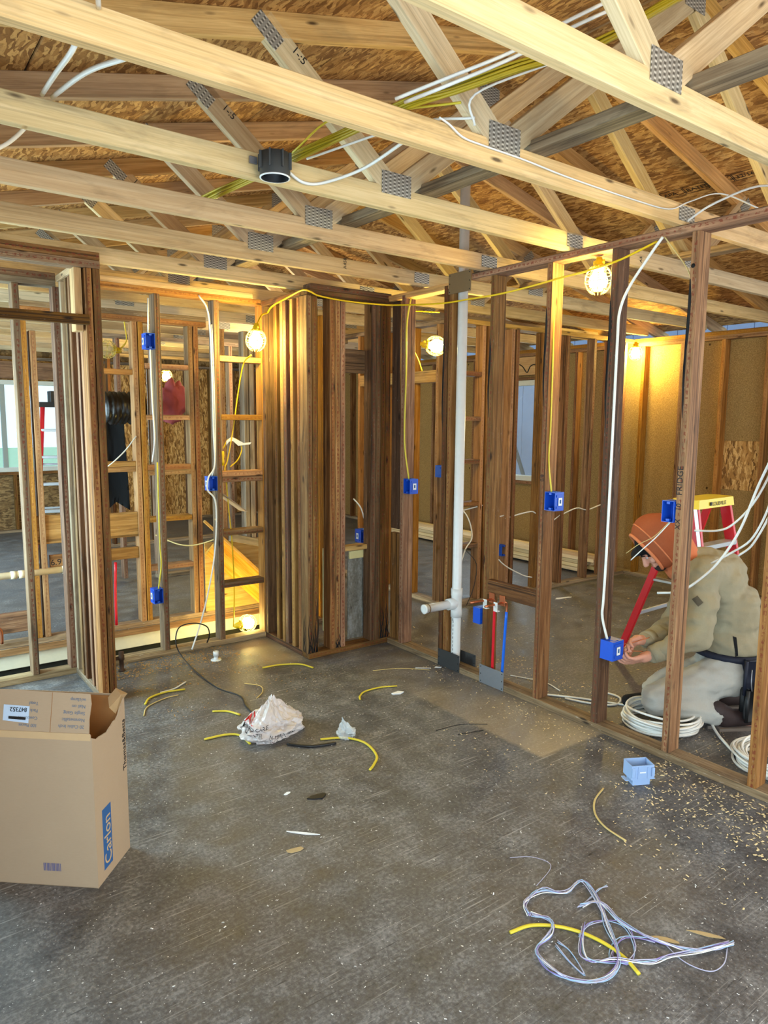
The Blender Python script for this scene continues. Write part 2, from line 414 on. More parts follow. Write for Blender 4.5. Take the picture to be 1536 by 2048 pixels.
def bm_tube(bm, pts, r, seg=6, cap=True, flat=1.0):
    P = [Vector(p) for p in pts]; rings = []; up = None
    for i, p in enumerate(P):
        d = (P[min(i+1, len(P)-1)]-P[max(i-1, 0)])
        if d.length < 1e-9: d = Vector((0, 0, 1))
        d.normalize()
        if up is None: up = Vector((0, 0, 1)) if abs(d.z) < .9 else Vector((1, 0, 0))
        s = d.cross(up)
        if s.length < 1e-5: s = d.orthogonal()
        s.normalize(); up = s.cross(d).normalized()
        rr = r[i] if isinstance(r, (list, tuple)) else r
        rings.append([bm.verts.new(p+s*(math.cos(a)*rr)+up*(math.sin(a)*rr*flat)) for a in (2*math.pi*k/seg for k in range(seg))])
    for A, B in zip(rings, rings[1:]):
        for k in range(seg): bm.faces.new((A[k], A[(k+1) % seg], B[(k+1) % seg], B[k]))
    if cap:
        bm.faces.new(rings[0][::-1]); bm.faces.new(rings[-1])
def tube(name, pts, r, mat, parent=None, seg=6, n=6, flat=1.0, smooth=True):
    bm = bmesh.new(); bm_tube(bm, catmull(pts, n) if n else pts, r, seg, True, flat)
    return link(name, bm_mesh(bm, name, smooth), parent, mat)
def bm_lathe(bm, prof, seg=16, M=None, closed=False):
    rings = []
    for (r, z) in prof:
        rings.append([bm.verts.new((M or Matrix()) @ Vector((r*math.cos(a), r*math.sin(a), z))) for a in (2*math.pi*k/seg for k in range(seg))])
    for A, B in zip(rings, rings[1:]):
        for k in range(seg): bm.faces.new((A[k], A[(k+1) % seg], B[(k+1) % seg], B[k]))
    if closed:
        bm.faces.new(rings[0][::-1]); bm.faces.new(rings[-1])
def lathe(name, prof, mat, parent=None, seg=16, M=None, closed=True, smooth=True):
    bm = bmesh.new(); bm_lathe(bm, prof, seg, M, closed)
    return link(name, bm_mesh(bm, name, smooth), parent, mat)
def prism(name, poly, axis_o, u, v, n, depth, mat, parent=None):
    """extrude a 2-D polygon lying in plane (axis_o; u, v) along n by depth"""
    o, u, v, n = (Vector(q) for q in (axis_o, u, v, n)); bm = bmesh.new()
    A = [bm.verts.new(o+u*p[0]+v*p[1]) for p in poly]; B = [bm.verts.new(o+u*p[0]+v*p[1]+n*depth) for p in poly]
    bm.faces.new(A[::-1]); bm.faces.new(B); k = len(poly)
    for i in range(k): bm.faces.new((A[i], A[(i+1) % k], B[(i+1) % k], B[i]))
    return link(name, bm_mesh(bm, name), parent, mat)
def text(name, s, origin, xdir, ydir, size, mat, parent=None, align='LEFT', depth=.0004, squash=1.0):
    cu = bpy.data.curves.new('t', 'FONT'); cu.body = s; cu.size = size; cu.extrude = depth; cu.align_x = align; cu.resolution_u = 3
    tmp = bpy.data.objects.new('t', cu); COL.objects.link(tmp)
    bpy.context.view_layer.update()
    me = bpy.data.meshes.new_from_object(tmp.evaluated_get(bpy.context.evaluated_depsgraph_get()))
    bpy.data.objects.remove(tmp)
    x, y = Vector(xdir).normalized(), Vector(ydir).normalized(); z = x.cross(y)
    m = Matrix((x, y*squash, z)).transposed().to_4x4(); m.translation = origin
    me.transform(m); me.materials.clear()
    return link(name, me, parent, mat)
def copy_tree(o, parent=None):
    c = o.copy(); COL.objects.link(c)
    if parent: c.parent = parent
    for ch in [x for x in o.children]: copy_tree(ch, c)
    return c

# ------------------------------------------------------------------ floor and stairwell
def make_floor():
    bm = bmesh.new()
    for lo, hi in (((-.56, -1.7, -.04), (6.5, 4.66, 0)), ((3.0, 4.66, -.04), (6.5, 5.33, 0)), ((-.56, 5.33, -.04), (6.5, 11.0, 0))):
        bm_box(bm, lo, hi)
    bmesh.ops.remove_doubles(bm, verts=bm.verts, dist=1e-4)
    structure(link('floor', bm_mesh(bm, 'floor'), None, 'floor_subfloor'), 'dark scuffed plywood subfloor')
make_floor()
ws = structure(empty('wall_stairwell', (0, 0, 0)), 'cream drywall lining the far side of the stairwell')
boxo('drywall_panel', (-.56, 5.35, -.158), (3.0, 5.362, -.05), 'drywall_cream', ws)
boxo('floor_edge', (-.56, 5.325, -.052), (3.0, 5.33, -.002), 'orange_stud', ws)
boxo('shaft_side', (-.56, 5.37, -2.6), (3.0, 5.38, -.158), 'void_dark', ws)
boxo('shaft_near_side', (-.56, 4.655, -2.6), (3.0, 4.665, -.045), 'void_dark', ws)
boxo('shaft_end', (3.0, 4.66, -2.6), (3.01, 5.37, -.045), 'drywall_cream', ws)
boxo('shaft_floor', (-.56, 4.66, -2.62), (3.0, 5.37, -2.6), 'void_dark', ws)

# ------------------------------------------------------------------ framed walls
T = .038; Wd = .089
def wall(name, label=None):
    return structure(empty(name), label)
def stud_y(par, x0, yfar, z0=.038, z1=2.399, mat='old_stud', w=Wd, name='stud', dx=0):
    """stud of a wall that runs along Y: narrow face towards -X at x0, far edge at yfar"""
    return board(name, (x0+w/2+dx, yfar-T/2, z0), (x0+w/2, yfar-T/2, z1), (1, 0, 0), w, T, mat, par)
def stud_x(par, xleft, y0, z0=.038, z1=2.399, mat='old_stud', w=Wd, name='stud', dy=0):
    """stud of a wall that runs along X: narrow face towards -Y at y0, left edge at xleft"""
    return board(name, (xleft+T/2, y0+w/2+dy, z0), (xleft+T/2, y0+w/2, z1), (0, 1, 0), w, T, mat, par)

# right-hand partition (the one the electrician works in)
XR = 2.97
wr = wall('wall_right', 'open stud partition with wiring and plumbing on the right')
boxo('bottom_plate', (XR, -1.2, 0), (XR+Wd, 3.93, T), 'old_plate', wr)
boxo('top_plate', (XR, -1.2, 2.399), (XR+Wd, 3.14, 2.436), 'old_stud', wr)
boxo('top_plate', (XR, 3.33, 2.375), (XR+Wd, 3.95, 2.412), 'rafter_lumber', wr)
for y, mat in ((3.80, 'old_stud'), (3.380, 'old_stud_dark'), (2.98, 'old_stud'), (2.571, 'old_stud'), (2.175, 'old_stud_dark'), (1.770, 'old_stud'), (1.365, 'old_stud'), (.96, 'old_stud'), (.55, 'old_stud')):
    stud_y(wr, XR, y, mat=mat)
stud_y(wr, XR+.004, 3.338, mat='old_stud')
boxo('blocking', (XR, 2.571, .556), (XR+T, 2.945, .647), 'old_stud_dark', wr)
# black stains down the studs
def stain(par, pts, w, n, u):
    """thin dark streak lying on a face: pts centre line, w half widths, u across"""
    bm = bmesh.new(); u = Vector(u); n = Vector(n)*.0006; L = []
    for p, h in zip(pts, w):
        p = Vector(p)+n
        L.append((bm.verts.new(p-u*h), bm.verts.new(p+u*h)))
    for a, b in zip(L, L[1:]): bm.faces.new((a[0], a[1], b[1], b[0]))
    return link('stain', bm_mesh(bm), par, 'stain_black')
for y, z1, z0 in ((1.770, 2.20, 1.60), (2.175, 2.16, 1.55), (2.571, 2.17, 1.66), (2.98, 2.05, 1.6), (3.38, 2.1, 1.5)):
    n = 9; zs = [z1+(z0-z1)*k/(n-1) for k in range(n)]
    stain(wr, [(XR, y-.004-.004*math.sin(k*.9), z) for k, z in enumerate(zs)], [.002, .007, .006, .007, .005, .006, .005, .004, .001], (-1, 0, 0), (0, 1, 0))
    stain(wr, [(XR+.004+.003*math.sin(k), y+.0, z) for k, z in enumerate(zs)], [.002, .006, .007, .008, .006, .006, .005, .003, .001], (0, 1, 0), (1, 0, 0))
lathe('stain', [(0.0001, 0), (.010, .0004), (.0001, .0008)], 'stain_black', wr, 10, Matrix.Translation((XR-.0006, 1.757, 2.255)) @ Matrix.Rotation(math.pi/2, 4, 'Y'))
text('handwriting', 'FRIDGE', (XR-.001, 1.743, 1.255), (0, 0, 1), (0, 1, 0), .040, 'ink_black', wr)
text('handwriting', '10', (XR-.001, 1.744, 1.185), (0, 0, 1), (0, 1, 0), .034, 'ink_black', wr)
text('handwriting', 'XX', (XR-.001, 1.744, 1.10), (0, 0, 1), (0, 1, 0), .034, 'ink_black', wr)
text('handwriting', '0/8', (XR-.001, 2.545, 1.26), (0, 0, 1), (0, 1, 0), .030, 'ink_black', wr)

# far partition in front of the stairwell
YF = 4.56
wf = wall('wall_far', 'open stud wall in front of the stairwell')
boxo('bottom_plate', (-.45, YF, 0), (2.33, YF+Wd, T), 'old_plate', wf)
boxo('top_plate', (1.10, YF, 2.362), (2.33, YF+Wd, 2.399), 'orange_stud', wf)
boxo('top_plate', (1.10, YF, 2.399), (2.27, YF+Wd, 2.436), 'rafter_lumber', wf)
boxo('top_plate', (-.45, YF, 2.335), (1.01, YF+Wd, 2.373), 'old_plate', wf)
boxo('top_plate', (-.45, YF, 2.373), (1.01, YF+Wd, 2.411), 'old_stud', wf)
for x, mat in ((.37, 'old_stud'), (.775, 'old_stud'), (.99, 'old_stud'), (1.582, 'old_stud'), (1.98, 'old_stud'), (2.325, 'orange_stud')):
    stud_x(wf, x, YF, z1=2.335 if x < 1 else 2.362, mat=mat)
for z, mat in ((1.985, 'orange_stud'), (1.592, 'orange_stud'), (1.205, 'orange_stud'), (1.167, 'old_stud'), (.793, 'old_stud'), (.425, 'old_stud_dark')):
    boxo('blocking', (2.018, YF, z-.019), (2.325, YF+Wd, z+.019), mat, wf)
# short stub wall at left with its header
wst = wall('wall_stub', 'short stud wall end with doubled posts and header at left')
boxo('bottom_plate', (1.02, 3.97, 0), (1.10, 4.56, T), 'old_plate', wst)
boxo('top_plate', (1.01, 4.06, 2.362), (1.10, 4.56, 2.399), 'old_plate', wst)
for y, mat in ((4.55, 'old_stud_grey'), (4.42, 'old_stud'), (4.345, 'old_stud'), (4.20, 'old_stud'), (4.115, 'orange_stud')):
    stud_y(wst, 1.022, y, mat=mat, z1=2.362, w=.078)
boxo('stud', (1.020, 3.972, .038), (1.056, 4.061, 2.352), 'old_stud', wst)
boxo('stud', (1.061, 3.970, .030), (1.098, 4.059, 2.352), 'old_stud_dark', wst)
boxo('stud', (.972, 3.99, 2.061-.03), (1.010, 4.079, 2.352), 'rafter_lumber', wst)
boxo('header', (-.45, 3.97, 2.352), (1.10, 4.059, 2.393), 'old_stud', wst)
boxo('header', (-.45, 3.97, 2.394), (1.10, 4.059, 2.434), 'old_stud', wst)
board('rail', (-.45, 3.95, 2.075), (1.03, 3.955, 2.085), (0, 0, 1), .05, .038, 'old_stud_dark', wst)

# chase of doubled studs in the middle
wc = wall('wall_chase', 'chase of closely set dark studs at the inner corner')
boxo('bottom_plate', (2.33, 3.94, 0), (2.97+Wd, 3.94+Wd, T), 'old_stud_dark', wc)
boxo('bottom_plate', (2.33, 3.94+Wd, 0), (2.33+Wd, YF, T), 'old_stud_dark', wc)
boxo('top_plate', (2.33, 3.94, 2.352), (2.97+Wd, 3.94+Wd, 2.39), 'old_stud_dark', wc)
boxo('top_plate', (2.36, 3.95, 2.39), (3.0, 3.95+Wd, 2.428), 'old_stud_dark', wc)
boxo('top_plate', (2.33, 3.94+Wd, 2.352), (2.33+Wd, YF, 2.39), 'old_stud_dark', wc)
for y, mat in ((4.555, 'old_stud_dark'), (4.385, 'old_stud_dark'), (4.30, 'orange_stud'), (4.255, 'old_stud'), (4.165, 'orange_stud'), (4.075, 'old_stud')):
    stud_y(wc, 2.33, y, mat=mat, z1=2.352)
for x, mat in ((2.325, 'old_stud'), (2.366, 'old_stud'), (2.498, 'old_stud'), (2.539, 'old_stud'), (2.580, 'old_stud'), (2.828, 'old_stud_dark'), (2.869, 'old_stud_dark'), (2.910, 'old_stud_dark'), (2.951, 'old_stud_dark')):
    stud_x(wc, x, 3.94, mat=mat, z1=2.352)
stud_x(wc, 3.0, 3.85, mat='old_stud', z1=.80); stud_x(wc, 3.0, 3.85, mat='old_stud_dark', z0=.83, z1=2.375)
boxo('blocking', (2.62, 4.02, 1.895), (2.83, 4.058, 2.05), 'old_stud_dark', wc)
boxo('blocking', (2.41, 4.32, .04), (2.64, 4.34, 2.35), 'old_stud_dark', wc)  # not blocking: dark sheet added so the gap behind the posts reads unlit
boxo('blocking', (2.62, 3.98, .690), (2.828, 4.06, .722), 'rafter_lumber', wc)
# rear side of the chase
for x in (2.46, 2.66, 2.86, 3.02): stud_x(wc, x, 4.62, mat='orange_stud', z1=2.352)
boxo('bottom_plate', (2.42, 4.62, 0), (3.06, 4.62+Wd, T), 'old_plate', wc)
boxo('top_plate', (2.42, 4.62, 2.352), (3.06, 4.62+Wd, 2.39), 'old_plate', wc)
sr = random.Random(21)
def blotch(cx, zt, n, half, nrm, across, base):
    """ragged soot mark rising from the bottom plate: several uneven streaks"""
    for k in range(n):
        a = cx+half*(2*k/(n-1)-1)*.8; h = zt*sr.uniform(.35, 1.0); m = 9; pts, ws = [], []
        for i in range(m):
            f = i/(m-1); z = .04+(h-.04)*(1-f); o = Vector(base)+Vector(across)*(a+.004*math.sin(i*1.3+k*2))
            pts.append((o.x, o.y, z)); ws.append(max(.0008, half/n*1.25*(f**.5)*sr.uniform(.5, 1.2)))
        stain(wc, pts, ws, nrm, across)
blotch(2.384, .50, 5, .018, (0, -1, 0), (1, 0, 0), (0, 3.94, 0)); blotch(2.344, .34, 4, .016, (0, -1, 0), (1, 0, 0), (0, 3.94, 0))
blotch(3.99, .30, 4, .014, (-1, 0, 0), (0, 1, 0), (2.325, 0, 0)); blotch(2.93, .34, 4, .016, (0, -1, 0), (1, 0, 0), (0, 3.94, 0)); blotch(2.97, .42, 4, .016, (0, -1, 0), (1, 0, 0), (0, 3.94, 0)); blotch(2.56, .18, 3, .016, (0, -1, 0), (1, 0, 0), (0, 3.94, 0))

# wall on the far side of the stairwell
Y2 = 5.33
w2 = wall('wall_stairs', 'stud wall with ladder blocking beyond the stairwell')
boxo('bottom_plate', (-.45, Y2, 0), (2.95, Y2+Wd, T), 'old_plate', w2)
boxo('top_plate', (.9, Y2, 2.28), (2.25, Y2+Wd, 2.318), 'orange_stud', w2)
boxo('top_plate', (.9, Y2, 2.318), (2.25, Y2+Wd, 2.356), 'old_plate', w2)
for x, mat, z1 in ((.30, 'old_stud', 2.28), (.905, 'orange_stud', 2.28), (.945, 'orange_stud', 2.28), (1.0, 'orange_stud', 2.16), (1.33, 'orange_stud', 2.28), (1.68, 'orange_stud', 2.28), (1.725, 'orange_stud', 2.28), (2.10, 'orange_stud', 2.28), (2.145, 'old_stud', 2.28), (2.36, 'orange_stud', 2.28), (2.56, 'old_stud_grey', 2.28), (2.61, 'old_stud_grey', 2.28), (2.80, 'old_stud_dark', 2.28)):
    stud_x(w2, x, Y2, mat=mat, z1=z1)
for z in (1.967, 1.589, 1.212, 1.173, .816, .44):
    boxo('blocking', (1.765, Y2, z-.019), (2.10, Y2+Wd, z+.019), 'orange_stud', w2)
for z in (1.915, 1.245, 1.206):
    boxo('blocking', (1.37, Y2+.01, z-.019), (1.68, Y2+Wd, z+.019), 'orange_stud', w2)
boxo('blocking', (1.37, Y2+.01, .70), (1.68, Y2+.048, .885), 'orange_stud', w2)
boxo('blocking', (1.37, Y2+.01, .535), (1.68, Y2+.048, .62), 'orange_stud', w2)
boxo('blocking', (.96, Y2+.02, .70), (1.33, Y2+.058, .90), 'orange_stud', w2)
boxo('blocking', (1.06, Y2+.02, .52), (1.33, Y2+.058, .615), 'orange_stud', w2)
boxo('blocking', (.45, Y2+.02, .10), (.92, Y2+.058, .24), 'old_stud', w2)
text('handwriting', '6.9', (1.06, Y2+.019, .545), (1, 0, 0), (0, 0, 1), .06, 'ink_black', w2)
boxo('plywood_panel', (2.19, Y2-.012, .04), (2.80, Y2-.001, .60), 'plywood_orange', w2)

# partition across the east room, its neighbour and the outer walls
Y4 = 4.36
w4 = wall('wall_partition', 'open stud partition across the back of the east room')
boxo('bottom_plate', (3.93, Y4, 0), (6.40, Y4+Wd, T), 'old_plate', w4)
boxo('top_plate', (3.93, Y4, 2.37), (6.40, Y4+Wd, 2.407), 'rafter_lumber', w4)
for x, mat in ((3.93, 'old_stud'), (4.27, 'orange_stud'), (4.33, 'old_stud'), (4.62, 'orange_stud'), (4.68, 'old_stud'), (5.02, 'old_stud'), (5.36, 'old_stud'), (5.75, 'old_stud'), (6.02, 'old_stud'), (6.24, 'orange_stud')):
    stud_x(w4, x, Y4, mat=mat, z1=2.37)
for z in (1.97, 1.60, 1.24, .88, .52):
    boxo('blocking', (3.97, Y4, z-.019), (4.27, Y4+Wd, z+.019), 'old_stud', w4)
for z in (1.85, 1.5, 1.14, .78):
    boxo('blocking', (6.06, Y4, z-.019), (6.24, Y4+Wd, z+.019), 'orange_stud', w4)
boxo('bottom_plate', (3.93, Y4+Wd, 0), (3.93+Wd, 7.6, T), 'old_plate', w4)
boxo('top_plate', (3.93, Y4+Wd, 2.37), (3.93+Wd, 7.6, 2.407), 'old_plate', w4)
for y in (4.56, 4.9, 5.3, 5.7, 6.9, 7.3): stud_y(w4, 3.93, y, mat='orange_stud', z1=2.37)
boxo('header', (3.93, 4.56, 1.90), (3.93+Wd, 5.7, 2.00), 'orange_stud', w4)

def window(n, x0, x1, z0, z1, plane, axis, split=True):
    """outer window as frame, sashes and panes; axis 'x' = wall along X at y=plane, 'y' = wall along Y at x=plane"""
    w = structure(empty('window_%d' % n))
    def bx(name, a0, a1, b0, b1, d0, d1, mat):
        if axis == 'x': return boxo(name, (a0, plane+d0, b0), (a1, plane+d1, b1), mat, w)
        return boxo(name, (plane+d0, a0, b0), (plane+d1, a1, b1), mat, w)
    f = .06
    bx('window_frame', x0, x1, z0, z0+f, 0, .09, 'window_vinyl'); bx('window_frame', x0, x1, z1-f, z1, 0, .09, 'window_vinyl')
    bx('window_frame', x0, x0+f, z0+f, z1-f, 0, .09, 'window_vinyl'); bx('window_frame', x1-f, x1, z0+f, z1-f, 0, .09, 'window_vinyl')
    xm = (x0+x1)/2
    if split:
        bx('mullion', xm-.03, xm+.03, z0+f, z1-f, .02, .07, 'window_vinyl_shade')
        bx('pane', x0+f, xm-.03, z0+f, z1-f, .043, .047, 'window_glass'); bx('pane', xm+.03, x1-f, z0+f, z1-f, .043, .047, 'window_glass')
    else: bx('pane', x0+f, x1-f, z0+f, z1-f, .043, .047, 'window_glass')
    return w

def zlow_(x): return 2.60+.25*(2.97-abs(2.97-x))+.09
# east outer wall (fibreboard sheathing between studs), window 5.65-6.75
XE = 6.40
we = wall('wall_east', 'outer wall of studs over brown fibreboard sheathing')
boxo('bottom_plate', (XE, -1.7, 0), (XE+Wd, 11, T), 'old_plate', we)
boxo('top_plate', (XE, -1.7, 2.335), (XE+Wd, 11, 2.373), 'orange_stud', we)
boxo('top_plate', (XE, -1.7, 2.373), (XE+Wd, 11, 2.411), 'orange_stud', we)
ys = [-.9, -.5, 1.3, 1.7, 2.1, 2.5, 2.9, 3.06, 3.46, 3.86, 4.28, 4.70, 5.10, 5.48, 6.70, 7.1, 7.5, 7.9, 8.3, 8.7, 9.1, 9.5, 9.9, 10.3, 10.7]
for y in ys: stud_y(we, XE, y, mat='orange_stud' if y < 4.4 else 'old_stud', z1=2.335)
for z in (.86, 2.08): boxo('sill', (XE, 5.48, z-.019), (XE+Wd, 6.662, z+.019), 'old_stud', we)
boxo('header', (XE, 5.48, 2.12), (XE+Wd, 6.662, 2.33), 'rafter_lumber', we)
tube('marking', [(XE-.002, 6.0, 2.22), (XE-.002, 5.93, 2.25), (XE-.002, 5.86, 2.22), (XE-.002, 5.79, 2.15), (XE-.002, 5.74, 2.22), (XE-.002, 5.66, 2.24)], .006, 'ink_black', we, 6, 6)
for (y0, y1, z0, z1) in ((-1.7, -.9, .0, 2.41), (-.9, 1.3, 0, .80), (-.9, 1.3, 2.2, 2.41), (1.3, 2.52, 0, 2.41), (2.52, 3.05, 0, 2.41), (3.05, 3.44, 0, .97), (3.05, 3.44, 1.42, 2.41), (3.44, 4.66, 0, 2.41), (4.66, 5.48, 0, 2.41), (5.48, 6.70, 0, .86), (5.48, 6.70, 2.1, 2.41), (6.70, 7.92, 0, 2.41), (7.92, 9.14, 0, 2.41), (9.14, 11, 0, 2.41)):
    boxo('sheathing_panel', (XE+Wd, y0+.002, z0), (XE+Wd+.012, y1-.002, z1), 'fiberboard', we)
boxo('sheathing_panel', (XE+Wd-.004, 3.06, .97), (XE+Wd+.008, 3.43, 1.42), 'osb_wall', we)
window(1, 5.50, 6.66, .88, 2.06, XE, 'y')

# north outer wall with the window in view at left
YN = 10.82
wn = wall('wall_north', 'far outer wall with window and strandboard below')
boxo('bottom_plate', (-.5, YN, 0), (6.4, YN+Wd, T), 'old_plate', wn)
boxo('top_plate', (-.5, YN, 2.36), (6.4, YN+Wd, 2.398), 'old_plate', wn)
for x in (-.5, 0, .45, .86, 2.42, 2.6, 3.0, 3.4, 3.8, 4.2, 4.6, 5.0, 5.4, 5.8, 6.2): stud_x(wn, x, YN, mat='old_stud', z1=2.36)
boxo('sill', (.9, YN, .80), (2.42, YN+Wd, .838), 'old_stud', wn); boxo('header', (.9, YN, 2.10), (2.42, YN+Wd, 2.33), 'orange_stud', wn)
boxo('stud', (1.74, YN, .04), (1.778, YN+Wd, .80), 'old_stud', wn)
for (x0, x1, z0, z1) in ((-.5, .9, 0, 2.41), (.9, 2.42, 0, .82), (.9, 2.42, 2.05, 2.41), (2.42, 3.64, 0, 2.41), (3.64, 4.86, 0, 2.41), (4.86, 6.4, 0, 2.41)):
    boxo('sheathing_panel', (x0+.002, YN+Wd, z0), (x1-.002, YN+Wd+.012, z1), 'osb_dark' if z1 < 1 else 'osb_wall', wn)
window(2, .92, 2.40, .84, 2.08, YN, 'x')
prism('gable_panel', [(-.85, 2.41), (6.79, 2.41), (6.79, zlow_(6.79)), (2.97, zlow_(2.97)), (-.85, zlow_(-.85))], (0, YN+Wd, 0), (1, 0, 0), (0, 0, 1), (0, 1, 0), .012, 'osb_dark', wn)
# partitions in the rooms beyond the stairs
w6 = wall('wall_rear', 'stud partitions in the rear rooms')
for x, y in ((1.62, 6.9), (2.02, 6.9), (2.35, 6.9), (2.75, 6.9), (3.15, 6.9), (3.55, 6.9), (2.9, 5.9), (3.2, 5.9), (3.5, 5.9), (1.95, 8.9), (2.5, 8.9), (3.0, 8.9), (3.5, 8.9)):
    stud_x(w6, x, y, mat='old_stud' if y < 8 else 'old_stud_dark', z1=2.32)
for x0, x1, y in ((1.62, 3.95, 6.9), (2.9, 3.95, 5.9), (1.95, 4.0, 8.9)):
    boxo('top_plate', (x0, y, 2.32), (x1, y+Wd, 2.358), 'old_plate', w6)
    if y != 6.9: boxo('bottom_plate', (x0, y, 0), (x1, y+Wd, T), 'old_plate', w6)
boxo('bottom_plate', (2.35, 6.9, 0), (3.95, 6.9+Wd, T), 'old_plate', w6)
# outer walls behind the camera, with their door and window openings
wwst = wall('wall_west', 'outer wall beside the camera with door and window openings')
for (y0, y1, z0, z1) in ((-1.7, -1.0, 0, 2.41), (-1.0, .75, 2.1, 2.41), (.75, 3.8, 0, 2.41), (3.8, 5.75, 0, .3), (3.8, 5.75, 2.1, 2.41), (5.75, 7.0, 0, 2.41), (7.0, 9.6, 0, .6), (7.0, 9.6, 2.1, 2.41), (9.6, 11, 0, 2.41)):
    boxo('sheathing_panel', (-.56, y0, z0), (-.545, y1, z1), 'fiberboard', wwst)
wso = wall('wall_south', 'outer wall behind the camera with a wide opening')
prism('gable_panel', [(-.85, 2.41), (6.79, 2.41), (6.79, zlow_(6.79)), (2.97, zlow_(2.97)), (-.85, zlow_(-.85))], (0, -1.72, 0), (1, 0, 0), (0, 0, 1), (0, 1, 0), .012, 'osb_dark', wso)
for (x0, x1, z0, z1) in ((-.56, -.1, 0, 2.41), (-.1, 4.5, 2.32, 2.41), (4.5, 6.5, 0, 2.41)):
    boxo('sheathing_panel', (x0, -1.72, z0), (x1, -1.705, z1), 'fiberboard', wso)

# ------------------------------------------------------------------ roof: strandboard panels and trusses
RX = 2.97; SL = .25
def zlow(x): return 2.60+SL*(RX-abs(RX-x))          # lower edge of the top chords
ceil = structure(empty('ceiling'), 'underside of the strandboard roof deck')
def roof_panels():
    ca = math.sqrt(1+SL*SL)
    for side in (-1, 1):
        sdir = Vector((side, 0, -SL)).normalized(); nrm = Vector((side*SL, 0, 1)).normalized()
        ridge = Vector((RX, 0, zlow(RX)+.0917))
        L = 3.75*ca; s = 0.0; row = 0
        while s < L:
            s1 = min(s+1.216, L); y = -1.8-(.0 if row % 2 else 1.22)
            while y < 11.1:
                y0, y1 = max(y, -1.8), min(y+2.436, 11.1)
                if y1-y0 > .1:
                    a = ridge+sdir*((s+s1)/2)+nrm*.006
                    board('roof_panel', a+Vector((0, y0+.002, 0)), a+Vector((0, y1-.002, 0)), sdir, s1-s-.004, .011, 'osb_roof', ceil)
                y += 2.44
            s += 1.22; row += 1
roof_panels()
for side in (-1, 1):
    sd_ = Vector((side, 0, -SL)).normalized(); a_ = Vector((RX, 0, zlow(RX)+.0917+.03))+sd_*1.93
    board('roof_felt', a_+Vector((0, -1.8, 0)), a_+Vector((0, 11.1, 0)), sd_, 3.86, .004, 'stain_black', ceil)
ud = Vector((0, -1, 0)); vd = Vector((-1, 0, SL)).normalized(); nd = Vector((-SL, 0, -1)).normalized()*.001
for i, s_ in enumerate(('APA', 'RATED', 'SHEATHING', '32/16')):
    q_ = Vector((4.45, 2.86-.16*i, 2.692+SL*(5.94-4.45)))+nd*1.5
    text('stamp', s_, q_, ud, vd, .05 if len(s_) < 6 else .028, 'ink_black', ceil)
    for (a0, b0, a1, b1) in ((-.01, -.02, .14, -.02), (-.01, .06, .14, .06), (-.01, -.02, -.01, .06), (.14, -.02, .14, .06)):
        board('stamp', q_+ud*a0+vd*b0, q_+ud*a1+vd*b1, nd.cross(ud*(a1-a0)+vd*(b1-b0)), .004, .0006, 'ink_black', ceil)
board('ridge_block', (RX, -1.8, zlow(RX)+.10), (RX, 11.1, zlow(RX)+.10), (0, 0, 1), .02, .02, 'rafter_lumber', ceil)
board('lateral_brace', (2.035, -1.5, 2.545), (2.035, 10.8, 2.545), (1, 0, 0), .089, .038, 'brace_lumber', ceil)
board('lateral_brace', (3.985, -1.5, 2.545), (3.985, 10.8, 2.545), (1, 0, 0), .089, .038, 'brace_lumber', ceil)

PLATE = {}
def plate(par, x, z, w, h, y, rot=0):
    k = (round(w, 3), round(h, 3))
    if k not in PLATE:
        bm = bmesh.new(); bm_box(bm, (-w/2, -h/2, 0), (w/2, h/2, .0015)); me = bm_mesh(bm, 'plate'); me.materials.append(MAT['connector_steel']); PLATE[k] = me
    o = link('connector_plate', PLATE[k], par)
    o.matrix_local = Matrix.Translation((x, y, z)) @ Matrix.Rotation(-rot, 4, 'Y') @ Matrix.Rotation(math.pi/2, 4, 'X')
    return o
ORD = ['nearest', 'second nearest', 'third nearest', 'fourth nearest', 'fifth nearest', 'sixth nearest', 'seventh nearest', 'eighth nearest', 'ninth nearest', 'tenth nearest', 'eleventh nearest', 'twelfth nearest', 'thirteenth nearest', 'fourteenth nearest', 'fifteenth nearest', 'sixteenth nearest']
DET = {0: 'large web plate at upper right', 1: 'white cable stapled along it', 2: 'carrying the round ceiling box', 3: 'beyond the ceiling box', 4: 'before the studded chase'}
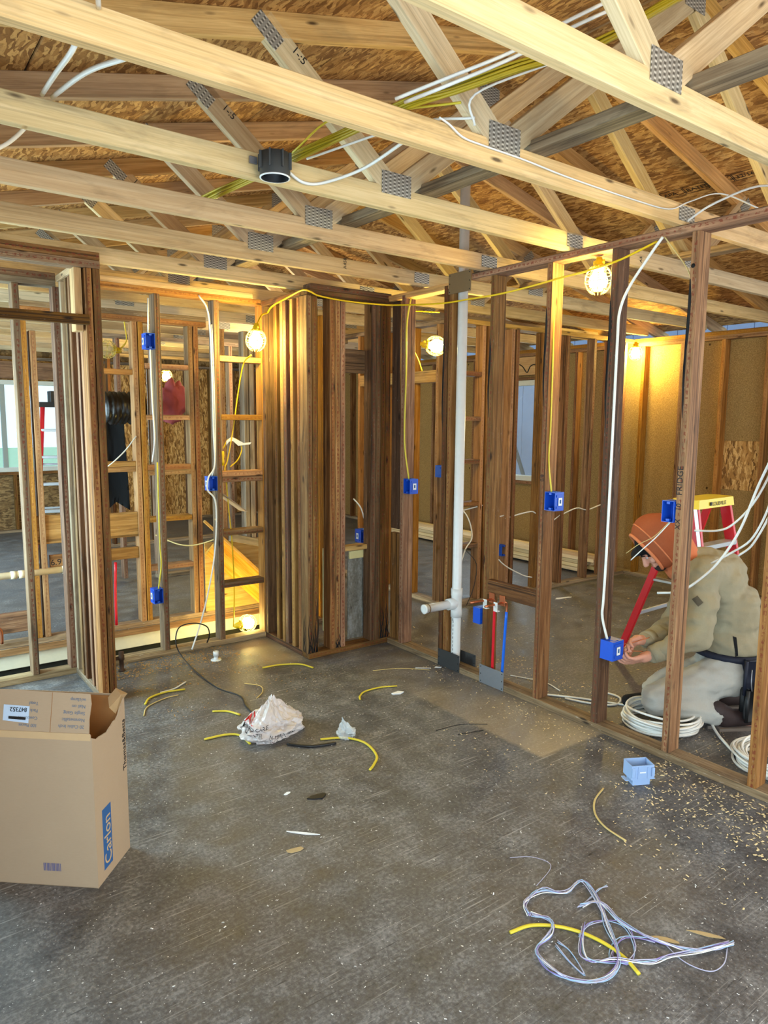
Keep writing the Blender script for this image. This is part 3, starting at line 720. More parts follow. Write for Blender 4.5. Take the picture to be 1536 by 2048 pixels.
def truss(k):
    y = 1.215+.605*k; c = y+.019
    t = thing('roof_truss', 'pale timber roof truss, %s to the viewer%s' % (ORD[k], (', '+DET[k]) if k in DET else ''), 'roof truss', (RX, y, 2.437), 0, 'roof trusses')
    def P(x, z): return Vector((x-RX, .019, z-2.437))
    def mem(name, a, b, mat, w=Wd): return board(name, P(*a), P(*b), (0, 0, 1), w, T, mat, t)
    mem('bottom_chord', (-.50, 2.4815), (3.0, 2.4815), 'new_lumber'); mem('bottom_chord', (3.002, 2.4815), (6.44, 2.4815), 'new_lumber')
    o = .0459
    mem('top_chord', (-.85, zlow(-.85)+o), (RX-.004, zlow(RX)+o), 'rafter_lumber'); mem('top_chord', (RX+.004, zlow(RX)+o), (6.79, zlow(6.79)+o), 'rafter_lumber')
    for s in (-1, 1):
        xb = RX+s*1.11; xt = RX+s*1.67
        w1 = mem('web', (xt+s*.035, zlow(xt)+.055), (xb+s*.03, 2.53), 'web_lumber')
        mem('web', (xb-s*.03, 2.53), (RX+s*.03, zlow(RX)-.01), 'web_lumber')
        plate(t, xb-RX, 2.538-2.437, .150, .088, -.0016)
        plate(t, xt-RX+s*.02, zlow(xt)+.02-2.437, .118, .060, -.0016, s*.68)
        if s == -1 and k < 6:
            d = (Vector((xb+s*.03, 0, 2.53))-Vector((xt+s*.035, 0, zlow(xt)+.055))).normalized()
            q = P(xt+s*.035, zlow(xt)+.055)+d*.13; n = Vector((d.z, 0, -d.x))
            text('stamp', '1-:5', (q.x+n.x*-.012, -.0012, q.z+n.z*-.012), (d.x, 0, d.z), (-n.x, 0, -n.z), .042, 'ink_black', t)
    if k in (2, 4): text('stamp', {2: 'A5', 4: 'A458'}[k], ({2: 3.58, 4: 2.42}[k]-RX, -.0012, {2: .02, 4: .03}[k]), (0, 0, 1), (-1, 0, 0), .030, 'ink_black', t)
    plate(t, 3.0-RX, 2.485-2.437, .122, .062, -.0016)
    plate(t, 0, zlow(RX)+.02-2.437, .15, .12, -.0016)
    return t
for k in range(16): truss(k)
# ------------------------------------------------------------------ electrical boxes
EB = {}
def ebox(pos, open_dir, label, mat='box_blue', size=(.060, .098, .075), sticker=None, par=None):
    """single-gang nail-on box: shell open on local +Y, width X, height Z"""
    w, h, d = size
    t = thing('electrical_box', label, 'electrical box', pos, math.atan2(open_dir[1], open_dir[0])-math.pi/2, 'blue electrical boxes')
    key = (size, mat)
    if key not in EB:
        bm = bmesh.new(); k = .003
        bm_box(bm, (-w/2, -d/2, -h/2), (-w/2+k, d/2, h/2)); bm_box(bm, (w/2-k, -d/2, -h/2), (w/2, d/2, h/2))
        bm_box(bm, (-w/2+k, -d/2, -h/2), (w/2-k, d/2, -h/2+k)); bm_box(bm, (-w/2+k, -d/2, h/2-k), (w/2-k, d/2, h/2))
        bm_box(bm, (-w/2+k, -d/2, -h/2+k), (w/2-k, -d/2+k, h/2-k))
        for s in (-1, 1):
            bm_box(bm, (-.008, d/2-.02, s*(h/2-.010)-.005), (.008, d/2-.001, s*(h/2-.010)+.005))     # screw bosses
            bm_box(bm, (-w/2-.004, -d/2+.012, s*h*.3-.006), (-w/2, d/2-.01, s*h*.3+.006))             # side ribs
            bm_box(bm, (w/2, -d/2+.012, s*h*.3-.006), (w/2+.004, d/2-.01, s*h*.3+.006))
            bm_box(bm, (-w/2+.01, -.02, s*h/2-.002), (w/2-.01, .012, s*h/2+.002))                     # cable clamps
        me = bm_mesh(bm, 'box_shell'); me.materials.append(MAT[mat]); EB[key] = me
    link('shell', EB[key], t)
    if sticker:
        s = sticker
        o = boxo('sticker', (s*w/2+s*.004-.0008, -.016, -.022), (s*w/2+s*.004+.0008, .012, .020), 'sticker_white', t)
        boxo('print', (s*w/2+s*.0052-.0004, -.008, -.010), (s*w/2+s*.0052+.0004, .004, .010), 'ink_blue', o if False else t)
    return t
ebox((3.015, 2.098, .440), (1, 0, 0), 'blue electrical box the electrician is wiring, low on a stud', sticker=1, size=(.075, .098, .088))
ebox((3.000, 1.803, 1.178), (-1, 0, 0), 'empty blue electrical box on the stud marked FRIDGE')
ebox((3.005, 2.496, 1.157), (-1, 0, 0), 'blue electrical box with yellow cable on the stud left of the white wired one', sticker=-1, size=(.072, .1, .07))
ebox((3.005, 3.725, 1.141), (-1, 0, 0), 'blue electrical box beside the dark chase posts', sticker=-1, size=(.070, .1, .07))
ebox((3.000, 3.022, .410), (1, 0, 0), 'blue electrical box low beside the copper stubs')
ebox((4.60, 4.40, .435), (0, -1, 0), 'small blue electrical box low on the rear partition, left of the stacked lumber end')
ebox((3.90, 4.44, 1.165), (0, -1, 0), 'small blue electrical box beyond the wall, left of the white vent pipe')
ebox((1.946, 4.585, 1.144), (0, -1, 0), 'blue electrical box with white cables on the far stud wall', sticker=1)
ebox((1.548, 4.585, .417), (0, -1, 0), 'blue electrical box low on the far stud wall, fed by yellow cable', sticker=1)
ebox((1.548, 4.585, 2.064), (0, -1, 0), 'blue electrical box high on the far stud wall under the plate', sticker=1)
ebox((2.93, 4.20, .745), (0, -1, 0), 'blue electrical box inside the chase above the grey panel', sticker=1)

# ------------------------------------------------------------------ cables on the framing
def cable(pts, r, mat, label, name='cable', flat=1.0, n=6, group=None, seg=6, staples=()):
    o = tube(name, pts, r, mat, None, seg, n, flat)
    tag(o, label, 'cable', group); return o
cable([(2.955, 1.901, 2.40), (2.955, 1.961, 2.332), (2.955, 2.062, 2.204), (2.960, 2.110, 2.10), (2.962, 2.116, 1.967), (2.962, 2.117, 1.686), (2.962, 2.118, 1.251), (2.962, 2.120, .903), (2.962, 2.124, .697), (2.962, 2.125, .607), (2.985, 2.107, .495)], .0065, 'cable_white', 'thick white cable pair stapled down the stud to the box being wired', 'cable_run')
cable([(2.962, 1.897, 2.40), (2.985, 1.86, 2.34), (3.0, 1.80, 2.25), (3.02, 1.775, 2.16)], .003, 'cable_tan', 'thin tan wire drooping from the top plate by the FRIDGE stud')
cable([(3.0, 2.549, 2.40), (2.99, 2.530, 2.0), (2.992, 2.528, 1.562), (2.99, 2.530, 1.375), (2.995, 2.505, 1.19)], .005, 'cable_yellow', 'yellow cable down the bright stud under the caged lamp')
cable([(2.99, 3.729, 2.377), (2.975, 3.752, 2.2), (2.975, 3.752, 1.880), (2.972, 3.757, 1.451), (2.985, 3.720, 1.18)], .0055, 'cable_yellow', 'yellow cable down the stud beside the dark chase')
cable([(1.88, 4.56, 2.38), (1.935, 4.545, 2.273), (1.949, 4.54, 1.968), (1.952, 4.54, 1.507), (1.953, 4.535, 1.272), (1.905, 4.530, 1.189), (1.896, 4.530, 1.105), (1.948, 4.530, 1.034), (1.954, 4.530, .862), (1.930, 4.530, .621), (1.878, 4.530, .383), (1.818, 4.530, .181), (1.745, 4.50, .03)], .006, 'cable_white', 'white cable looping down the far stud wall past its box')
cable([(1.958, 4.545, 2.2), (1.966, 4.548, 1.9), (1.968, 4.548, 1.5), (1.960, 4.545, 1.28), (1.945, 4.57, 1.19)], .004, 'cable_white', 'thinner white cable beside the looping one')
cable([(1.568, 4.55, 1.3), (1.566, 4.548, .795), (1.570, 4.545, .628), (1.552, 4.56, .465)], .005, 'cable_yellow', 'yellow cable down to the low box on the far stud wall')
cable([(1.55, 4.57, 2.33), (1.545, 4.575, 2.11)], .005, 'cable_white', 'short white cable into the high box on the far wall', n=0)
cable([(1.553, 4.575, 2.02), (1.555, 4.57, 1.7), (1.562, 4.57, 1.45), (1.552, 4.60, 1.3)], .005, 'cable_white', 'white cable hanging below the high box on the far wall')
cable([(1.761, 5.2, .72), (1.870, 5.0, .666), (1.983, 4.9, .674), (2.082, 4.7, .769), (1.955, 4.55, .90)], .005, 'cable_tan', 'tan cable sagging across the stairwell')
cable([(2.86, 4.2, 1.02), (2.90, 4.17, .96), (2.925, 4.16, .88), (2.93, 4.15, .83), (2.93, 4.185, .775)], .005, 'cable_white', 'white cable curling into the box inside the chase')
# cables beyond the right wall
cable([(3.93, 4.35, .93), (4.07, 4.30, .80), (4.12, 4.28, .62), (4.05, 4.28, .52), (4.02, 4.3, .40)], .006, 'cable_white', 'white cable hanging beside the chase in the far room')
cable([(4.02, 4.25, .52), (4.10, 4.20, .40), (4.06, 4.18, .22), (4.0, 4.2, .06)], .003, 'cable_black', 'thin black wire hanging in the far room')
cable([(4.1, 4.38, .83), (4.45, 4.38, .87), (4.52, 4.38, .86)], .006, 'cable_white', 'white cable threaded behind the vent pipe')
cable([(4.60, 4.38, .75), (4.42, 4.36, .72), (4.36, 4.34, .55), (4.50, 4.30, .35), (4.72, 4.26, .22), (4.85, 4.25, .18)], .0055, 'cable_white', 'white cable hooping down beside the low box on the rear partition')
cable([(5.02, 4.38, .74), (4.95, 4.38, .76), (4.75, 4.38, .74), (4.62, 4.38, .72)], .006, 'cable_white', 'white cable bridging two studs of the rear partition')
cable([(3.03, 2.59, .98), (3.12, 2.66, .95), (3.16, 2.72, .80), (3.14, 2.70, .66), (3.05, 2.62, .60)], .0055, 'cable_white', 'white cable hooping behind the copper stub blocking')
cable([(5.39, 4.38, .70), (5.6, 4.37, .75), (5.78, 4.38, .72), (6.05, 4.38, .76), (6.3, 4.38, .70)], .006, 'cable_white', 'white cable threaded along the rear partition')
cable([(5.1, 4.38, .52), (5.2, 4.37, .62), (5.37, 4.38, .70)], .005, 'cable_white', 'white cable rising to the rear partition studs')
cable([(1.34, 5.325, 1.18), (1.45, 5.28, 1.23), (1.58, 5.28, 1.34), (1.685, 5.325, 1.45)], .005, 'cable_white', 'white cable curving behind the left post beyond the stairwell')
cable([(3.14, 3.90, 2.10), (3.12, 3.96, 2.28), (3.13, 3.98, 2.33), (3.20, 3.94, 2.335), (3.30, 3.80, 2.32)], .005, 'cord_yellow', 'yellow cord hooking over to the lamp behind the vent pipe', 'lamp_cord')
cable([(3.14, 3.90, 2.08), (3.18, 3.88, 2.0), (3.20, 3.86, 1.92)], .005, 'cord_yellow', 'short yellow cord tail below the lamp behind the vent pipe', 'lamp_cord')
# bundle at the right edge
cable([(3.10, 1.385, 1.75), (3.10, 1.41, 1.50), (3.1, 1.475, 1.307), (3.1, 1.537, 1.115), (3.1, 1.616, .968), (3.1, 1.704, .864), (3.1, 1.799, .786), (3.1, 1.915, .755)], .006, 'cable_white', 'longest white cable of the bundle sweeping across in front of the jacket')
cable([(3.115, 1.385, 1.75), (3.12, 1.40, 1.50), (3.12, 1.44, 1.36), (3.12, 1.501, 1.229), (3.12, 1.582, 1.131), (3.12, 1.649, 1.096), (3.12, 1.756, 1.082)], .005, 'cable_white', 'white cable of the bundle curving towards the stepladder')
cable([(3.09, 1.38, 1.75), (3.11, 1.40, 1.45), (3.13, 1.428, 1.258), (3.13, 1.491, 1.088), (3.13, 1.574, 1.009), (3.13, 1.673, .940)], .005, 'cable_white', 'white cable of the bundle ending over the jacket shoulder')
cable([(3.12, 1.38, 1.75), (3.135, 1.40, 1.45), (3.15, 1.42, 1.25), (3.16, 1.50, 1.06), (3.15, 1.56, .99)], .005, 'cable_white', 'innermost white cable of the bundle beside the last stud')
cable([(3.0, 1.805, 1.129), (2.985, 1.870, 1.045), (2.98, 1.932, .981), (2.985, 1.995, .918)], .0028, 'cable_white', 'white wire trailing from the empty box in front of the hood')
cable([(3.0, 1.81, 1.13), (2.99, 1.88, 1.05), (2.99, 1.96, 1.0), (2.995, 2.03, .945)], .0018, 'cable_tan', 'thin bare wire trailing from the empty box')
# yellow cord of the string lights
cable([(2.327, 4.46, 2.30), (2.30, 4.335, 2.328), (2.30, 4.151, 2.353), (2.30, 3.95, 2.376), (2.33, 3.90, 2.365), (2.40, 3.90, 2.345), (2.62, 3.90, 2.335), (2.86, 3.87, 2.336), (2.93, 3.768, 2.328), (2.93, 3.371, 2.289), (2.93, 3.108, 2.282), (2.93, 2.868, 2.279), (2.93, 2.650, 2.288), (2.93, 2.451, 2.302), (2.93, 2.269, 2.312), (2.94, 2.128, 2.331), (2.96, 2.062, 2.353), (2.99, 1.95, 2.395)], .0055, 'cord_yellow', 'yellow lamp cord strung along the chase and right wall', 'lamp_cord')
cable([(2.327, 4.46, 2.30), (2.25, 4.40, 2.27), (2.163, 4.30, 2.19)], .0055, 'cord_yellow', 'yellow cord down to the lamp on the far wall', 'lamp_cord')
cable([(2.15, 4.36, 2.00), (2.16, 4.50, 1.95), (2.161, 4.60, 1.744), (2.128, 4.60, 1.541), (2.078, 4.60, 1.304), (2.055, 4.60, 1.24), (2.075, 4.62, 1.115), (2.089, 4.62, .924), (2.105, 4.62, .748), (2.125, 4.64, .462), (2.15, 4.70, .206), (2.16, 4.74, .06)], .005, 'cord_yellow', 'yellow cord hanging through the ladder blocking to the stairwell lamp', 'lamp_cord')
cable([(2.10, 4.61, 1.25), (2.16, 4.61, 1.30), (2.19, 4.61, 1.38), (2.15, 4.61, 1.44), (2.09, 4.61, 1.44), (2.05, 4.61, 1.38)], .0045, 'cord_yellow', 'yellow cord loop with plug tied in the blocking', 'lamp_cord')
lathe('plug', [(.001, -.05), (.010, -.05), (.013, -.02), (.010, 0), (.014, .02), (.011, .05), (.001, .05)], 'cord_yellow', None, 10, Matrix.Translation((2.045, 4.61, 1.31)))
tag(bpy.data.objects['plug'], 'yellow cord plug hanging above the double blocking', 'plug')
def ragged(name, pts, th, mat, seed=1):
    """small torn sheet: closed outline given in 3-D, with thickness"""
    bm = bmesh.new(); A = [bm.verts.new(p) for p in pts]; f = bm.faces.new(A)
    n = f.normal if f.normal.length else Vector((0, 0, 1)); bm.normal_update(); n = f.normal.copy()
    r = bmesh.ops.extrude_face_region(bm, geom=[f])
    for v in r['geom']:
        if isinstance(v, bmesh.types.BMVert): v.co += n*th
    return link(name, bm_mesh(bm), None, mat)
o = ragged('tape_strip', [(2.07, 4.598, 1.43), (2.11, 4.60, 1.46), (2.16, 4.602, 1.435), (2.20, 4.60, 1.415), (2.26, 4.60, 1.42), (2.25, 4.60, 1.405), (2.20, 4.60, 1.40), (2.16, 4.60, 1.395), (2.12, 4.60, 1.43), (2.09, 4.60, 1.425), (2.07, 4.60, 1.40)], .003, 'paper_white'); tag(o, 'white tape strip holding the yellow cord loop', 'tape')
o = boxo('cardboard_scrap', (0, 0, 0), (.26, .006, .11), 'cardboard'); o.location = (2.12, 4.66, 1.0); o.rotation_euler = (0, .62, .12); tag(o, 'brown cardboard scrap hanging behind the blocking', 'cardboard')

# ------------------------------------------------------------------ caged lamps
CAGE = {}
def cage_mesh():
    if not CAGE:
        bm = bmesh.new(); r = .066
        for k in range(10):
            a = 2*math.pi*k/10
            bm_tube(bm, [(r*math.sin(t)*math.cos(a), r*math.sin(t)*math.sin(a), -.074+.074*math.cos(math.pi-t)*-1*-1) for t in [math.pi*(.12+.84*i/9) for i in range(10)]], .0024, 4)
        for t in (.28, .45, .6, .75, .88):
            tt = math.pi*t; rr = r*math.sin(tt); z = -.074-.074*math.cos(math.pi-tt)*-1
            bm_tube(bm, [(rr*math.cos(q), rr*math.sin(q), -.074+.074*math.cos(math.pi-tt)) for q in [2*math.pi*i/18 for i in range(19)]], .0024, 4)
        CAGE['c'] = bm_mesh(bm, 'cage', True); CAGE['c'].materials.append(MAT['cage_plastic'])
        bm = bmesh.new(); bm_lathe(bm, [(.0005, -.128), (.022, -.123), (.040, -.105), (.046, -.082), (.042, -.062), (.028, -.042), (.015, -.02), (.0005, -.02)], 16)
        CAGE['b'] = bm_mesh(bm, 'bulb', True)
        bm = bmesh.new(); bm_lathe(bm, [(.0005, .035), (.014, .034), (.016, .02), (.022, .018), (.024, -.004), (.034, -.012), (.034, -.022), (.0005, -.022)], 14)
        bm_box(bm, (-.006, -.03, .0), (.006, .03, .02))
        CAGE['s'] = bm_mesh(bm, 'socket', True); CAGE['s'].materials.append(MAT['cord_yellow'])
    return CAGE
def lamp(pos, down, label, power, lit=True, color=(1.0, .78, .22)):
    C = cage_mesh()
    t = thing('caged_lamp', label, 'work light', pos, 0, 'yellow caged string lights')
    q = Vector((0, 0, -1)).rotation_difference(Vector(down).normalized()); t.rotation_mode = 'QUATERNION'; t.rotation_quaternion = q
    link('socket', C['s'], t); link('cage', C['c'], t)
    b = link('bulb', C['b'].copy(), t); b.data.materials.append(MAT['bulb_lit' if lit else 'bulb_unlit'])
    if lit:
        l = bpy.data.lights.new('bulb_light', 'POINT'); l.energy = power; l.color = color; l.shadow_soft_size = .056; l.use_soft_falloff = False
        lo = bpy.data.objects.new('bulb_light', l); COL.objects.link(lo); lo.parent = t; lo.location = (0, 0, -.075)
    return t
lamp((3.03, 2.293, 2.355), (0, 0, -1), 'brightly lit caged lamp under the right wall top plate', 34)
lamp((2.16, 4.30, 2.165), (-.08, -.05, -1), 'brightly lit caged lamp in the corner left of the dark chase', 55)
lamp((3.20, 3.83, 2.10), (.75, -.55, -.12), 'lit caged lamp seen between chase and white vent pipe', 40)
lamp((6.28, 4.27, 2.335), (0, 0, -1), 'lit caged lamp in the corner of the east room', 75)
lamp((2.23, 4.80, .045), (.9, .1, .02), 'lit caged lamp lying at the top of the stairwell', 32)
lamp((1.62, 5.50, 2.08), (-.95, 0, .05), 'unlit yellow caged lamp seen through the far wall', 0, lit=False)
lamp((3.0, 8.3, 2.15), (0, 0, -1), 'distant lit caged lamp above the pink insulation', 60)

cable([(1.64, 5.50, 2.085), (1.68, 5.46, 2.15), (1.66, 5.42, 2.25), (1.65, 5.40, 2.30)], .005, 'cord_yellow', 'yellow cord holding the unlit lamp beyond the stairwell', 'lamp_cord')
# ------------------------------------------------------------------ plumbing
t = thing('vent_pipe', 'tall white plastic vent pipe with a tee stub near the floor', 'pipe', (3.015, 3.258, .1))
def pz(z): return z-.1
lathe('pipe', [(.0301, pz(.02)), (.0301, pz(3.06)), (.027, pz(3.06)), (.027, pz(.02))], 'white_pvc', t, 20, closed=False)
lathe('coupling', [(.0302, pz(.34)), (.0365, pz(.34)), (.0365, pz(.385)), (.034, pz(.39)), (.034, pz(.475)), (.0365, pz(.48)), (.0365, pz(.525)), (.0302, pz(.525))], 'white_pvc', t, 20, closed=False)
M = Matrix.Translation((0, 0, pz(.430))) @ Matrix.Rotation(-math.pi/2, 4, 'Y')
lathe('tee_branch', [(.0302, 0), (.036, .03), (.036, .075), (.0275, .075)], 'white_pvc', t, 20, M, closed=False)
lathe('stub', [(.0275, .04), (.0275, .262), (.030, .262), (.030, .272), (.022, .272), (.0001, .268)], 'white_pvc', t, 20, M, closed=False)
lathe('clamp_ring', [(.0276, .235), (.0285, .235), (.0285, .243), (.0276, .243)], 'steel_brown', t, 20, M, closed=False)
for i in range(9): boxo('print', (-.0306, -.006, pz(.305-.026*i)), (-.030, -.002, pz(.320-.026*i)), 'ink_black', t)
text('print', 'ABS', (-.0308, -.004, pz(.315)), (0, 0, 1), (0, 1, 0), .012, 'ink_black', t)
o = tube('water_pipe', [(2.985, 2.895, .51), (2.99, 2.901, .373), (3.0, 2.915, .035)], .0085, 'pex_red', None, 10, 4); tag(o, 'red plastic water pipe rising from the plate', 'pipe')
o = tube('water_pipe', [(3.0, 2.812, .475), (3.0, 2.822, .30), (3.0, 2.836, .035)], .0085, 'pex_blue', None, 10, 4); tag(o, 'blue plastic water pipe rising from the plate', 'pipe')
t = thing('copper_stub', 'pair of copper stub outs strapped to the blocking', 'pipe fitting', (2.96, 2.87, .54))
def cs(p): return (p[0]-2.96, p[1]-2.87, p[2]-.54)
tube('elbow', [cs((2.82, 2.93, .53)), cs((2.93, 2.905, .535)), cs((2.975, 2.897, .535)), cs((2.985, 2.895, .515)), cs((2.985, 2.895, .49))], .007, 'copper', t, 8, 5)
tube('elbow', [cs((2.84, 2.83, .525)), cs((2.95, 2.815, .532)), cs((2.99, 2.811, .53)), cs((3.0, 2.812, .51)), cs((3.0, 2.812, .46))], .007, 'copper', t, 8, 5)
for y in (2.90, 2.815):
    boxo('flange', cs((2.963, y-.022, .515)), cs((2.967, y+.022, .575)), 'copper', t)
    boxo('clip', cs((2.905, y-.018, .49)), cs((2.930, y+.012, .494)), 'white_pvc', t); boxo('clip', cs((2.905, y-.018, .494)), cs((2.909, y+.012, .545)), 'white_pvc', t)
def steel(name, lo, hi, mat, label):
    t = thing(name, label, 'metal plate', lo); d = Vector(hi)-Vector(lo)
    boxo('plate', (0, 0, 0), d, mat, t)
    for a in (.012, d.y-.012):
        for b in (.012, d.z-.012, d.z*.5):
            lathe('nail', [(.0001, 0), (.0035, .0), (.0035, .0012), (.0001, .0012)], 'stain_black', t, 8, Matrix.Translation((-.0006, a, b)) @ Matrix.Rotation(math.pi/2, 4, 'Y') @ Matrix.Translation((0, 0, -.0006)))
steel('nail_plate', (2.9665, 3.142, 2.340), (2.9695, 3.338, 2.460), 'steel_brown', 'brown steel plate bridging the cut top plate at the vent pipe')
steel('nail_plate', (2.9665, 3.170, .002), (2.9695, 3.375, .113), 'steel_dark', 'dark steel plate at the foot of the vent pipe, room side')
steel('nail_plate', (3.0595, 3.12, .002), (3.0625, 3.30, .113), 'steel_dark', 'dark steel plate behind the foot of the vent pipe')
steel('nail_plate', (2.9665, 2.790, .002), (2.9695, 2.990, .116), 'steel_dull', 'grey galvanised steel plate below the red and blue pipes')
t = thing('drain_pipe', 'cream horizontal drain pipe through the studs beyond the stairwell', 'pipe', (.6, 5.36, .50))
tube('pipe', [(-1.0, -.02, 0), (.59, -.02, .01)], .024, 'cream_pvc', t, 12, 0)
for x in (.22, .27, .55): lathe('coupling', [(.0245, -.018), (.028, -.018), (.028, .018), (.0245, .018)], 'cream_pvc', t, 14, Matrix.Translation((x, -.02, .007)) @ Matrix.Rotation(math.pi/2, 4, 'Y'), closed=False)
o = tube('water_pipe', [(1.495, 5.31, .525), (1.486, 5.31, .30), (1.483, 5.31, .05)], .010, 'pex_red', None, 8, 3); tag(o, 'red water pipe beyond the stairwell', 'pipe')
o = tube('copper_elbow', [(.72, 5.30, .05), (.72, 5.30, .13), (.70, 5.30, .16), (.64, 5.30, .16)], .010, 'copper', None, 8, 5); tag(o, 'copper elbow at the left edge beyond the stairwell', 'pipe fitting')

# ------------------------------------------------------------------ things in and around the walls
t = thing('ceiling_box', 'round dark grey ceiling fixture box fixed to a truss chord', 'ceiling box', (1.27, 2.365, 2.43))
lathe('shell', [(.0535, .002), (.0535, .082), (.0001, .083)], 'plastic_dark_grey', t, 28, closed=False)
lathe('liner', [(.0495, .002), (.0495, .079), (.0001, .0795)], 'plastic_black', t, 28, closed=False)
lathe('rim', [(.0495, 0), (.0545, 0), (.0545, .004), (.0495, .004)], 'sticker_white', t, 28, closed=False)
for k in range(8):
    a = 2*math.pi*k/8; boxo('tab', (-.007, -.003, .03), (.007, .003, .088), 'plastic_dark_grey', t).matrix_local = Matrix.Rotation(a, 4, 'Z') @ Matrix.Translation((0, .0545, .055)) @ Matrix.Rotation(math.pi/2, 4, 'Y')
boxo('bracket', (-.075, .045, .05), (-.045, .053, .075), 'steel_dull', t)
o = cable([(1.31, 2.39, 2.50), (1.36, 2.41, 2.475), (1.42, 2.41, 2.455), (1.50, 2.40, 2.47), (1.58, 2.25, 2.50), (1.60, 2.0, 2.54), (1.63, 1.9, 2.56)], .006, 'cable_white', 'white cable from the ceiling box over to the next truss')
o = cable([(1.29, 2.37, 2.515), (1.285, 2.39, 2.535), (1.30, 2.40, 2.535), (1.31, 2.40, 2.51)], .004, 'cable_white', 'small white cable loop on top of the ceiling box')
# cables over the trusses, top left
cable([(.50, 1.862, 2.50), (.48, 1.88, 2.44), (.492, 2.1, 2.470), (.521, 2.405, 2.528)], .007, 'cable_white', 'left white cable hanging between the two nearest left chords')
cable([(.66, 1.862, 2.48), (.592, 1.88, 2.449), (.565, 2.1, 2.490), (.549, 2.405, 2.528)], .007, 'cable_white', 'right white cable arching between the two nearest left chords')
cable([(.50, 2.464, 2.48), (.482, 2.475, 2.445), (.42, 2.36, 2.36), (.37, 2.28, 2.305)], .006, 'cable_white', 'white cable end dropping below the second left chord')
cable([(.523, 1.812, 2.515), (.48, 1.66, 2.50), (.46, 1.5, 2.50)], .006, 'cable_white', 'short white cable end above the upper left chord')
def bundle(name, lab, pts, n, r, spread, mat, seed):
    rr = random.Random(seed); t = thing(name, lab, 'cable bundle', pts[0]); o = Vector(pts[0])
    for k in range(n):
        dx, dz = rr.uniform(-1, 1)*spread, rr.uniform(-1, 1)*spread
        tube('cable', [Vector(p)-o+Vector((dx+rr.uniform(-.004, .004), dx*.4, dz+rr.uniform(-.004, .004))) for p in pts], r, mat, t, 5, 4)
bundle('cable_bundle', 'thick bundle of yellow cables slung over the truss chords', [(2.449, 1.33, 3.07), (2.174, 1.40, 2.905), (1.914, 1.50, 2.731), (1.692, 1.60, 2.642), (1.52, 1.71, 2.565), (1.45, 1.83, 2.555), (1.42, 2.1, 2.55), (1.40, 2.43, 2.555), (1.37, 2.75, 2.55), (1.36, 3.05, 2.56), (1.33, 3.4, 2.555)], 9, .0048, .018, 'cable_olive', 3)
cable([(1.62, 1.78, 2.58), (1.55, 1.95, 2.60), (1.42, 2.2, 2.62), (1.38, 2.43, 2.56)], .004, 'cable_yellow', 'single yellow cable arching above the bundle')
cable([(1.70, 1.80, 2.56), (1.60, 2.0, 2.58), (1.44, 2.43, 2.55)], .0045, 'cable_white', 'white cable beside the yellow bundle by the ceiling box')
cable([(1.374, 1.80, 2.534), (1.457, 1.65, 2.565), (1.601, 1.55, 2.636), (1.671, 1.45, 2.683), (1.801, 1.40, 2.763), (1.976, 1.36, 2.871)], .0055, 'cable_white', 'upper of two white cables crossing behind the nearest chord')
cable([(1.41, 1.80, 2.534), (1.430, 1.65, 2.53), (1.607, 1.55, 2.622), (1.734, 1.45, 2.700), (1.940, 1.40, 2.818), (2.1, 1.36, 2.9)], .0055, 'cable_white', 'lower of two white cables crossing behind the nearest chord')
cable([(1.56, 1.815, 2.532), (1.60, 1.812, 2.52), (1.66, 1.812, 2.495), (1.75, 1.812, 2.49), (1.95, 1.812, 2.487), (2.2, 1.812, 2.476), (2.6, 1.812, 2.472), (2.85, 1.812, 2.48), (2.98, 1.80, 2.53), (3.2, 1.78, 2.60), (3.5, 1.75, 2.58)], .005, 'cable_white', 'white cable stapled along the second nearest chord', flat=.6)
cable([(1.70, 1.80, 2.536), (1.68, 1.78, 2.62), (1.85, 1.6, 2.70)], .004, 'cable_white', 'short white cable curling up from the second nearest chord')
cable([(3.0, 1.85, 2.44), (3.05, 1.72, 2.52), (3.25, 1.6, 2.60), (3.4, 1.5, 2.5)], .005, 'cable_white', 'white cable arching over the top plate by the FRIDGE stud')
cable([(3.015, 1.36, 2.44), (3.06, 1.36, 2.38), (3.09, 1.38, 2.2), (3.10, 1.38, 1.75)], .006, 'cable_white', 'white cable down the last stud from the top plate')

t = thing('panel_board', 'grey foil faced insulation board standing in the chase', 'insulation board', (2.822, 4.05, .04))
boxo('panel', (-.105, 0, 0), (.105, .02, .60), 'foil_grey', t); boxo('top_strip', (-.105, -.015, .58), (.105, .0, .635), 'foam_yellow', t)
o = boxo('foam_strip', (0, 0, 0), (.05, .012, .58), 'foam_yellow'); o.location = (2.535, 4.06, .42); o.rotation_euler = (0, -math.pi/2, .2); tag(o, 'pale yellow foam strip standing beside the chase corner post', 'insulation strip')
t = thing('anchor_fitting', 'rusty pipe fitting standing on the floor by the left post', 'pipe fitting', (1.261, 4.44, 0))
lathe('pipe', [(.022, 0), (.022, .008), (.014, .010), (.014, .07), (.019, .072), (.019, .10), (.016, .102), (.016, .125), (.0001, .125)], 'rust', t, 12); 
lathe('branch', [(.012, 0), (.012, .05), (.016, .05), (.016, .07), (.0001, .07)], 'rust', t, 10, Matrix.Translation((-.01, 0, .085)) @ Matrix.Rotation(-math.pi/2, 4, 'Y'))
# stair stringer below the chase
t = thing('stair_stringer', 'orange lit sloping stair stringer descending under the chase', 'stair stringer', (2.23, 5.2, .6))
board('stringer', (-.02, .0, .0), (.72, 0, -.74), (0, 0, 1), .19, .038, 'plywood_orange', t)
board('edge_strip', (-.10, -.03, .20), (.72, -.03, -.60), (0, 0, 1), .02, .03, 'rafter_lumber', t)
board('ledger', (.10, -.06, .06), (.36, -.06, -.01), (0, 0, 1), .06, .038, 'old_stud_grey', t)

